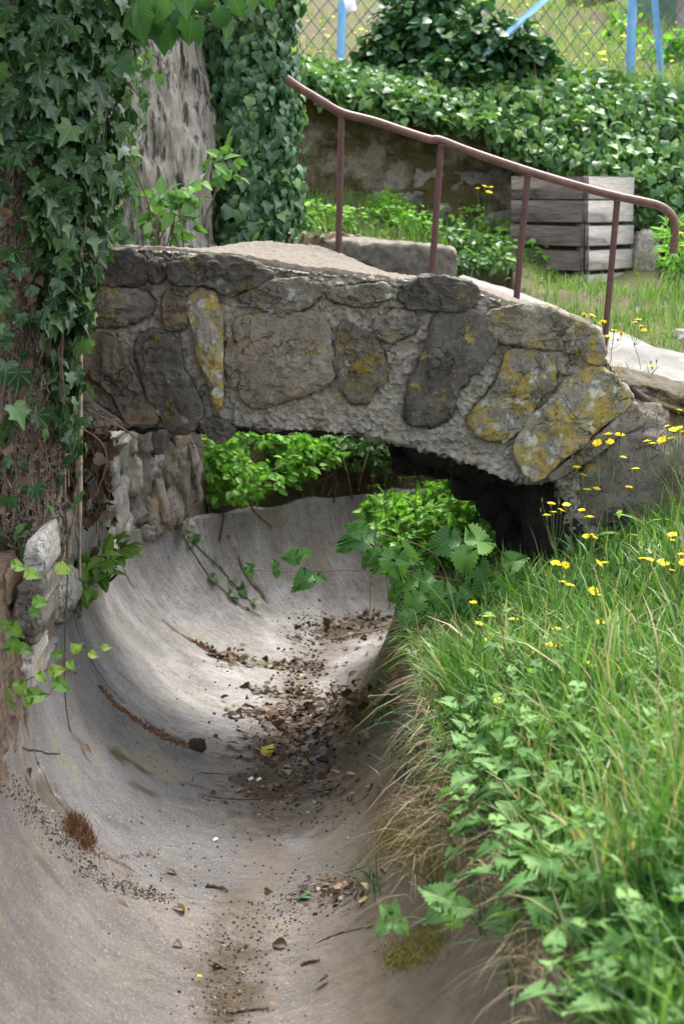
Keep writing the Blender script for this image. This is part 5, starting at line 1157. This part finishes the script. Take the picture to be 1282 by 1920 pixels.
bramble('bramble', 'pale young bramble shoot leaning over the channel in the near right foreground',
 [([(1000, 1760, 3.75), (960, 1735, 3.75), (860, 1728, 3.75), (800, 1731, 3.75), (740, 1728, 3.75)], .0018), ([(1100, 1800, 3.7), (1040, 1740, 3.75), (970, 1735, 3.75), (905, 1725, 3.75)], .0018), ([(960, 1735, 3.75), (1010, 1790, 3.7), (1020, 1900, 3.6)], .0018)],
 [(850, 1695, 3.75, .085, -.95, -.4, .7), (845, 1700, 3.74, .06, 1, .1, .6), (850, 1700, 3.74, .075, -.1, .9, .7), (835, 1700, 3.74, .06, -.8, .6, .6), (740, 1725, 3.75, .045, .5, .5, .8), (735, 1728, 3.75, .055, -.8, .6, .8), (732, 1722, 3.75, .04, -.6, -.9, .7), (738, 1720, 3.75, .04, .1, -1, .6),
  (965, 1715, 3.7, .085, -.85, .35, .5), (975, 1705, 3.7, .10, 1, .1, .7), (970, 1710, 3.69, .085, .25, 1, .7), (1015, 1710, 3.7, .08, .7, -.3, .7), (1020, 1780, 3.65, .07, -.7, .2, .5), (1040, 1790, 3.65, .07, .3, .9, .5)], M['bramble_pale'], 502)
bramble('bramble', 'thin bramble stems with small fresh leaves in front of the stones at the left edge',
 [([(-20, 1300, 5.0), (40, 1280, 5.0), (100, 1250, 5.0), (160, 1220, 5.0), (195, 1216, 5.0)], .0018), ([(-20, 1290, 4.95), (20, 1250, 4.95), (50, 1215, 4.95)], .0015), ([(20, 1180, 5.0), (60, 1110, 5.0), (100, 1060, 5.0)], .0014), ([(100, 1250, 5.0), (95, 1300, 5.0), (62, 1310, 5.0)], .0012)],
 [(60, 1128, 5.0, .05, 1, .05, .6), (55, 1140, 5.0, .045, .9, .5, .6), (14, 1172, 5.0, .06, 1, .5, .6), (-6, 1178, 5.0, .05, .7, -.2, .6), (24, 1225, 4.98, .06, .1, -1, .5), (30, 1215, 4.98, .05, .8, .2, .7), (92, 1262, 4.98, .05, 1, -.3, .7), (98, 1278, 4.98, .06, 1, .5, .7), (68, 1262, 4.98, .04, .7, .5, .7), (48, 1308, 4.98, .07, 1, -.1, .6), (44, 1310, 4.98, .045, .6, .7, .6), (34, 1275, 4.98, .05, .4, 1, .5), (-8, 1300, 4.95, .07, .8, .6, .6),
  (118, 1230, 5.0, .04, -.9, -.2, .7), (125, 1240, 5.0, .035, .7, .7, .7), (150, 1222, 5.0, .035, -.6, -.7, .7), (165, 1225, 5.0, .035, .8, .3, .7), (190, 1216, 5.0, .03, 1, -.2, .7), (135, 1225, 5.0, .04, .5, -.5, .6), (0, 1420, 5.0, .05, .9, .4, .7), (20, 1060, 5.0, .05, .9, .2, .7), (45, 1075, 5.0, .05, 1, .1, .7), (105, 1062, 5.1, .05, .9, .3, .6)], M['bright'], 503)
bushy('weed_clump', 'small leafy sprig on the channel lip under the left end of the bridge', 'weeds', [(210, 1030, 6.6, 45, 20), (180, 1060, 6.5, 36, 30), (235, 1022, 6.7, 26, 18), (165, 1100, 6.4, 22, 24)], 110, .075, OVAL, M['bright'], 58, 4, upright=.9, basez=.12)
bushy('sapling', 'young pale green sapling between the dead trunk and the bridge deck', 'sapling', [(310, 380, 7.7, 40, 44), (350, 365, 7.7, 40, 34), (330, 430, 7.7, 40, 34), (290, 420, 7.7, 26, 40), (400, 320, 7.9, 40, 34), (430, 290, 8.0, 26, 20)], 120, .075, OVAL, M['nettle'], 59, 9, upright=.6, basez=1.12)

# leafy branch hanging in at the top with berry clusters
tb = thing('overhanging_branch', 'leafy branch with round green berry clusters hanging in at the top left', 'branch', at(330, -60, 5.9))
mb = MB(); r = np.random.default_rng(91)
for pl in ([(200, -80), (260, -20), (330, 10), (400, 20), (455, 15)], [(200, -80), (240, 0), (245, 80), (215, 150)], [(260, -20), (290, 40), (340, 60)], [(330, 10), (380, 40), (430, 60)]):
    q = crom(np.array(pl, float), 30); tube(mb, at(q[:, 0], q[:, 1], 5.75), .003, 6, .3)
mb.build('twig', M['twig'], tb)
LV = [(262, 0, .12, .1, 1), (248, 10, .11, .3, 1), (300, 30, .12, .2, 1), (316, 40, .085, .1, 1), (336, 20, .10, .3, 1), (360, 30, .085, -.1, 1), (366, 40, .08, .2, 1), (285, 10, .10, .1, .9), (410, 20, .07, .3, 1), (425, 30, .08, .1, 1), (395, 0, .07, -.3, 1), (440, 0, .06, .4, 1),
      (200, 20, .09, -.5, .9), (180, 10, .08, .6, .6), (160, 30, .08, .9, .5), (215, 60, .07, .9, .3), (225, 100, .07, .4, .8), (190, 60, .06, .8, .3), (240, 60, .08, .7, .4), (150, 0, .08, -.4, .8), (120, 10, .08, .3, .9), (320, -10, .09, -.4, .9), (380, -10, .08, .3, .9), (345, -20, .09, .1, 1), (208, 120, .05, .6, .7), (262, 50, .07, -.6, .6), (230, -20, .1, .2, 1), (290, -25, .1, -.2, 1), (470, -15, .07, .2, 1), (500, -25, .07, .2, 1)]
for i, (px, py, s_, dx, dy) in enumerate(LV):
    mb = MB(); al = unit([dx, r.normal(0, .3), -dy]); nm = np.array([r.normal(0, .5), -1, r.uniform(.1, .8)]); mb.inst(IVY2 if i % 3 else OVAL, np.array([at(px, py, 5.7 + r.normal(0, .04))]), rot_basis(al[None], nm[None]), s_, np.array([r.uniform(.25, .9)])); mb.build('leaf', M['bramble'] if i % 2 else M['shrub'], tb)
mb = MB(); sp = MB(); blob_stone(sp, (0, 0, 0), (1, 0, 0), (0, 1, 0), (0, 0, 1), seed=2, nu=12, nv=8, facet=.05, rough=.05, p=1); tv, tf = sp.V[0], [sp.L[0].reshape(-1, 4)]
bp = at(np.concatenate([r.normal(388, 14, 16), r.normal(415, 12, 12), r.normal(450, 12, 12), r.normal(440, 8, 6)]), np.concatenate([r.normal(34, 9, 16), r.normal(22, 9, 12), r.normal(8, 8, 12), r.normal(38, 6, 6)]), 5.7); bp[:, 1] += r.normal(0, .02, len(bp))
mb.inst((tv, tf, np.zeros((len(tv), 2))), bp, np.tile(np.eye(3), (len(bp), 1, 1)), .0052, r.random(len(bp))); mb.build('berry', M['bud'], tb)

# trailing vine down the far slab
tvn = thing('trailing_vine', 'thin ivy runner trailing down the far wall of the concrete channel', 'vine', hit(345, 1012)[0]); mb = MB(); ml = MB()
for pl in ([(345, 1010), (370, 1050), (395, 1085), (425, 1115), (455, 1140), (488, 1158)], [(352, 1008), (385, 1042), (410, 1065), (450, 1110), (480, 1140)]):
    q = crom(np.array(pl, float), 40); P_ = np.array([hit(a, b)[0] for a, b in q]) + [0, 0, .008]; tube(mb, P_, .0022, 5, .4)
    for k in range(10):
        i = r.integers(2, 39); ml.inst(IVY2, P_[i:i+1] + [0, 0, .01], rot_basis(np.array([[r.normal(), -.3, r.normal()]]), np.array([[.6, -.6, .8]])), .05 * r.uniform(.5, 1.1), np.array([r.uniform(.3, .9)]))
mb.build('stem', M['twig'], tvn); ml.build('leaves', M['ivy_wall'], tvn)

# ------------------------------------------------------------------ litter on the channel floor
def on(px, py): return hit(px, py, (chanBVH,))
def litter(name, n, region, spread, size, mat, seed, tms=(OVAL, IVY2, LANCE), flat=.5, lift=.004):
    r = np.random.default_rng(seed); mb = MB(); A = np.array(region, float); P_ = []; Nn = []
    for k in range(n):
        c = A[r.integers(len(A))]; h_ = on(c[0] + r.normal(0, c[2]), c[1] + r.normal(0, c[3]))
        if h_ is not None: P_.append(h_[0]); Nn.append(h_[1])
    P_, Nn = np.array(P_), np.array(Nn); n = len(P_); k = r.integers(0, len(tms), n)
    for i, tm in enumerate(tms):
        s_ = k == i; m = s_.sum(); mb.inst(tm, P_[s_] + Nn[s_] * (lift + .01 * r.random((m, 1))), rot_basis(r.normal(size=(m, 3)) * [1, 1, .3], Nn[s_] + r.normal(0, flat, (m, 3))), size * r.uniform(.3, 1.2, m), r.beta(1.6, 2.2, m))
    return structure(mb.build(name, mat), 'stuff')
litter('leaf_litter', 620, [(600, 1330, 50, 14), (560, 1365, 70, 20), (640, 1340, 40, 24), (520, 1400, 60, 22), (580, 1385, 50, 20), (500, 1340, 40, 8), (670, 1300, 40, 20), (600, 1440, 60, 18), (640, 1310, 30, 12)], 0, .045, M['deadleaf'], 701)
litter('leaf_litter', 420, [(520, 1248, 50, 5), (580, 1250, 30, 6), (640, 1180, 50, 12), (690, 1190, 30, 14), (700, 1160, 30, 8), (500, 1298, 30, 6), (560, 1300, 20, 4), (430, 1235, 20, 6)], 0, .035, M['deadleaf'], 702)
litter('leaf_litter', 200, [(480, 1480, 60, 12), (600, 1500, 60, 14), (640, 1670, 40, 20), (590, 1680, 40, 14)], 0, .025, M['deadleaf'], 703)
mb = MB(); clods(mb, [(560, 1165, 30), (600, 1185, 30), (560, 1250, 26), (560, 1300, 24), (520, 1370, 34), (560, 1420, 50), (540, 1460, 50), (540, 1520, 50)], 3200, .0008, .006, 5); clods(mb, [(640, 1660, 40), (560, 1680, 40), (460, 1740, 50), (430, 1800, 50), (420, 1860, 40), (430, 1920, 40)], 2600, .0006, .0035, 6); clods(mb, [(380, 1400, 16), (440, 1240, 12), (370, 1200, 3), (440, 1245, 5)], 200, .001, .006, 7)
clods(mb, [(60, 1450, 100), (300, 1250, 160), (420, 1700, 160), (300, 1600, 140), (480, 1560, 90), (500, 1600, 90)], 900, .0006, .004, 9)
structure(mb.build('gravel_and_silt', M['gravel']), 'stuff')
mb = MB(); clods(mb, [(183, 1285, 1), (220, 1325, 3), (262, 1355, 4), (310, 1385, 4), (350, 1398, 6)], 420, .002, .008, 8, .1); clods(mb, [(362, 1200, 2), (380, 1215, 3), (410, 1232, 3), (440, 1243, 4)], 200, .002, .006, 8, .1); clods(mb, [(120, 1545, 6), (160, 1590, 8), (200, 1610, 6), (300, 1600, 8)], 500, .001, .003, 12, .1); structure(mb.build('joint_moss', M['rustmoss']), 'stuff')
# moss on the right hand wall, with roots of dry grass
def mossy(pxs, n, seed, mat, hgt=.02, nm='moss'):
    r = np.random.default_rng(seed); A = np.array(pxs, float); P_ = []
    for k in range(n):
        c = A[r.integers(len(A))]; h_ = on(c[0] + r.normal(0, c[2]), c[1] + r.normal(0, c[3]))
        if h_ is not None: P_.append(h_[0])
    P_ = np.array(P_); grass(nm, P_, r.uniform(.4, 1.2, len(P_)) * hgt, .8, mat, seed, .0012, lv=4)
mossy([(720, 1260, 10, 26), (700, 1300, 12, 12), (670, 1340, 14, 8), (650, 1370, 14, 8), (740, 1240, 8, 20)], 4200, 801, M['moss'], .012)
mossy([(790, 1520, 14, 40), (760, 1590, 26, 20), (800, 1470, 10, 20), (740, 1560, 24, 24), (800, 1600, 18, 30), (770, 1780, 24, 22), (810, 1760, 16, 20), (750, 1800, 16, 10), (820, 1640, 14, 30)], 9000, 802, M['moss'], .014)
mossy([(150, 1560, 14, 10), (140, 1545, 10, 8), (165, 1580, 8, 8)], 900, 803, M['rustmoss'], .035, 'dead_moss')
def tuft(pxs, n, seed, mat, hgt, dirs, nm, lean=1.2, wd=.0022, droop=1.6, lift=.02):
    r = np.random.default_rng(seed); A = np.array(pxs, float); P_ = []
    for k in range(n):
        c = A[r.integers(len(A))]; h_ = hit(c[0] + r.normal(0, c[2]), c[1] + r.normal(0, c[3]))
        if h_ is not None: P_.append(h_[0] + [0, 0, lift])
    P_ = np.array(P_); grass(nm, P_, r.uniform(.5, 1.2, len(P_)) * hgt, lean, mat, seed, wd, dirs=np.array([dirs]), droop=droop)
tuft([(800, 1420, 8, 40), (830, 1500, 10, 40), (850, 1560, 12, 30), (800, 1330, 8, 30), (790, 1620, 20, 30), (860, 1600, 16, 30), (780, 1540, 16, 40)], 620, 811, M['straw'], .11, (-.7, -.2, 0), 'dry_grass', 1.5, .0012, 1.8)
tuft([(770, 1400, 12, 40), (750, 1440, 14, 30), (800, 1480, 14, 40), (720, 1350, 10, 14)], 130, 812, M['grass_dark'], .13, (-.4, -.6, .1), 'grass', 1.1, .0028, 1.0)
tuft([(820, 1700, 14, 40), (900, 1720, 14, 40), (960, 1850, 14, 50), (700, 1680, 16, 20)], 44, 813, M['grass_dark'], .16, (-.9, -.3, 0), 'grass', 1.1, .0026, 1.2)
tuft([(980, 1800, 14, 50), (930, 1650, 14, 40), (1010, 1860, 10, 40)], 240, 814, M['straw'], .09, (-.7, -.3, 0), 'dry_grass', 1.6, .0011, 2.0)

# leaves and twigs one can count
FL = [(235, 1697, .05, .38, 'brown dead leaf standing on edge against the left slope of the channel'), (313, 1637, .035, .3, 'curled dark brown leaf on the left of the floor'), (365, 1695, .03, .7, 'small curled tan leaf on the channel floor'), (345, 1714, .04, .86, 'light tan leaf lying flat just below the curled tan one'),
      (362, 1735, .03, .94, 'little yellow-green leaf on the channel floor'), (325, 1772, .03, .6, 'narrow orange-brown leaf on the lower left of the floor'), (565, 1682, .05, .0, 'fresh dark green leaf lying on the right of the floor'), (540, 1776, .055, .42, 'broad rust-brown leaf with a long stalk on the lower floor'),
      (372, 1829, .022, .97, 'bright yellow leaf scrap near the bottom of the floor'), (400, 1815, .03, .3, 'dark crumpled leaf above the yellow scrap'), (515, 1882, .04, .6, 'brown leaf among twigs at the bottom edge'), (618, 1842, .035, .4, 'ragged brown leaf right of centre near the bottom'),
      (420, 1760, .018, .65, 'small orange-brown leaf bit in the middle of the floor'), (530, 1753, .02, .7, 'pale crumpled leaf beside the long stalk'), (568, 1266, .035, .97, 'bright yellow leaf on the far floor beyond the bridge'), (500, 1418, .05, .955, 'long pale green leaf at the near side of the litter'), (270, 1545, .03, .5, 'small brown leaf on the lower left slope'),
      (45, 1447, .035, .35, 'reddish dead leaf on the broken slab edge at left'), (630, 1670, .03, .7, 'tan leaf at the root of the mossy bank'), (150, 1400, .04, .5, 'dead leaf hanging on a stem over the left slope')]
M['green_fallen'] = leafmat('fallen_green_leaf', [(0, (.04, .13, .04)), (1, (.08, .2, .06))], .5, .1, 2, (.1, .2, .08))
rl = np.random.default_rng(66)
M['yellow_leaf'] = leafmat('yellow_leaf', [(0, (.5, .42, .05)), (1, (.6, .5, .08))], .55, .1)
for i, (px, py, s_, v_, lab) in enumerate(FL):
    h_ = on(px, py); mb = MB(); nm = h_[1] + rl.normal(0, .3, 3) + [0, -.2, 0]; al = rl.normal(size=3) * [1, .6, .3]
    tm = (IVY2, OVAL, BRAM)[i % 3]; V = tm[0].copy(); V[:, 2] += .5 * V[:, 0]**2 * (2 if i % 2 else -1.5) + .1 * np.sin(V[:, 1] * 5); mb.inst((V, tm[1], tm[2]), np.array([h_[0] + h_[1] * .004]), rot_basis(al[None], nm[None]), s_, np.array([v_]))
    tag(mb.build('fallen_leaf', M['green_fallen'] if i == 6 else (M['yellow_leaf'] if v_ > .93 else M['deadleaf'])), lab, 'leaf', 'fallen leaves on the channel floor')
TW = [([(10, 1402), (50, 1404), (113, 1415)], .005, 'dark broken twig sticking out over the left slope', 5.0), ([(388, 1663), (410, 1666), (428, 1672)], .006, 'short thick dark twig in the middle of the floor', None), ([(600, 1655), (640, 1640), (700, 1620)], .0015, 'thin straw stalk on the right of the floor', None), ([(590, 1770), (640, 1750), (700, 1738)], .002, 'long thin stalk leading from the rust-brown leaf', None),
      ([(425, 1902), (470, 1895), (505, 1892)], .004, 'brown twig lying across the bottom of the floor', None), ([(380, 1495), (470, 1500), (560, 1490), (640, 1478)], .0025, 'long curved twig under the shade of the bridge', None), ([(375, 1450), (430, 1452), (500, 1450)], .002, 'thin twig left of the leaf litter', None), ([(565, 1812), (580, 1806), (600, 1803)], .005, 'stubby dark twig right of the gravel', None), ([(465, 1285), (475, 1297), (500, 1302)], .007, 'dark knotty bit of wood on the far floor', None), ([(620, 1200), (680, 1188), (735, 1178)], .005, 'pale stick lying across the far bend', None), ([(690, 1305), (760, 1302), (830, 1303)], .0022, 'straight pale straw stalk jutting from the bank edge', 5.7), ([(768, 1240), (800, 1310), (860, 1370)], .0018, 'slanting pale straw stalk leaning down the bank', 5.3)]
for pl, rad, lab, Y in TW:
    q = crom(np.array(pl, float), 20); P_ = at(q[:, 0], q[:, 1], Y) if Y else np.array([on(a, b)[0] for a, b in q]) + [0, 0, rad]
    P_[:, 2] += .002 * rl.normal(size=20); mb = MB(); tube(mb, P_, np.linspace(rad, rad * .5, 20) * (1 + .2 * rl.normal(size=20)), 7, .5); tag(mb.build('twig', M['straw'] if 'straw' in lab or 'pale' in lab else M['twig']), lab, 'twig', 'twigs in the channel')
h_ = on(370, 1406); mb = MB(); blob_stone(mb, h_[0] + [0, 0, .016], (.026, 0, 0), (0, .02, 0), (0, 0, .02), seed=4, facet=.35, rough=.1); tag(mb.build('clod', M['clod']), 'dark brown lump of earth at the foot of the mossy joint', 'clod')
for i, (px, py, lab) in enumerate([(403, 1577, 'tiny white scrap alone on the near floor'), (470, 1463, 'white scrap in the shade under the bridge'), (485, 1464, 'white scrap beside the first one under the bridge')]):
    h_ = on(px, py); mb = MB(); box(mb, h_[0] + [0, 0, .006], (.008, .003, .003), (-.003, .004, .002), (0, -.0008, .001), bev=.0003); tag(mb.build('paper_scrap', M['paper']), lab, 'litter')
# loose stones and leaf litter on the soil beside the bush
n = 900; x_ = rl.uniform(-.6, .6, n); y_ = rl.uniform(8.6, 9.6, n); d_, i_ = chan_dist(x_, y_); k = ~i_ & (d_ > .07); P_ = np.stack([x_, y_, Gz(x_, y_) + .008], -1)[k]; n = len(P_); mb = MB()
mb.inst(OVAL, P_, rot_basis(rl.normal(size=(n, 3)) * [1, 1, .3], np.tile([0, -.4, 1.], (n, 1)) + rl.normal(0, .4, (n, 3))), .04 * rl.uniform(.4, 1.1, n), rl.beta(2, 2, n)); structure(mb.build('leaf_litter', M['deadleaf']), 'stuff')

# unseen crown added to the ivied tree, above the frame, shading the near channel
t2c = MB(); r = np.random.default_rng(303); nC = 9000; k = r.integers(0, 7, nC)
cc_ = np.array([(-1.5, 5.6, 4.0), (-.7, 5.6, 3.8), (-1.9, 6.2, 4.1), (-.1, 5.5, 3.9), (-.2, 6.4, 4.1), (-.6, 4.6, 3.9), (-1.3, 4.4, 4.2)]); rr_ = np.array([.9, .8, .9, .8, .9, .7, .8])
d = unit(r.normal(size=(nC, 3))); P_ = cc_[k] + d * (rr_[k] * r.random(nC)**.4)[:, None] * [1, 1, .75]; kp = (P_[:, 2] > 2.75) & (fbm(P_, 3, 3) > -.45); P_, d = P_[kp], d[kp]; nC = len(P_)
t2c.inst(OVAL, P_, rot_basis(d + r.normal(0, .6, (nC, 3)), np.tile([0, 0, 1.], (nC, 1)) + r.normal(0, .5, (nC, 3))), .11 * r.uniform(.6, 1.2, nC), r.random(nC)); t2c.build('crown', M['shrub'], t2)
for c_, q_ in zip(cc_, rr_):
    mb = MB(); b_ = np.array([-1.0, 6.0, 1.9]); tube(mb, crom(np.stack([b_, (b_ + c_) / 2 + [0, 0, .25], c_]), 20), np.linspace(.07, .015, 20), 8, .4); mb.build('unseen_limb', M['bark'], t2)
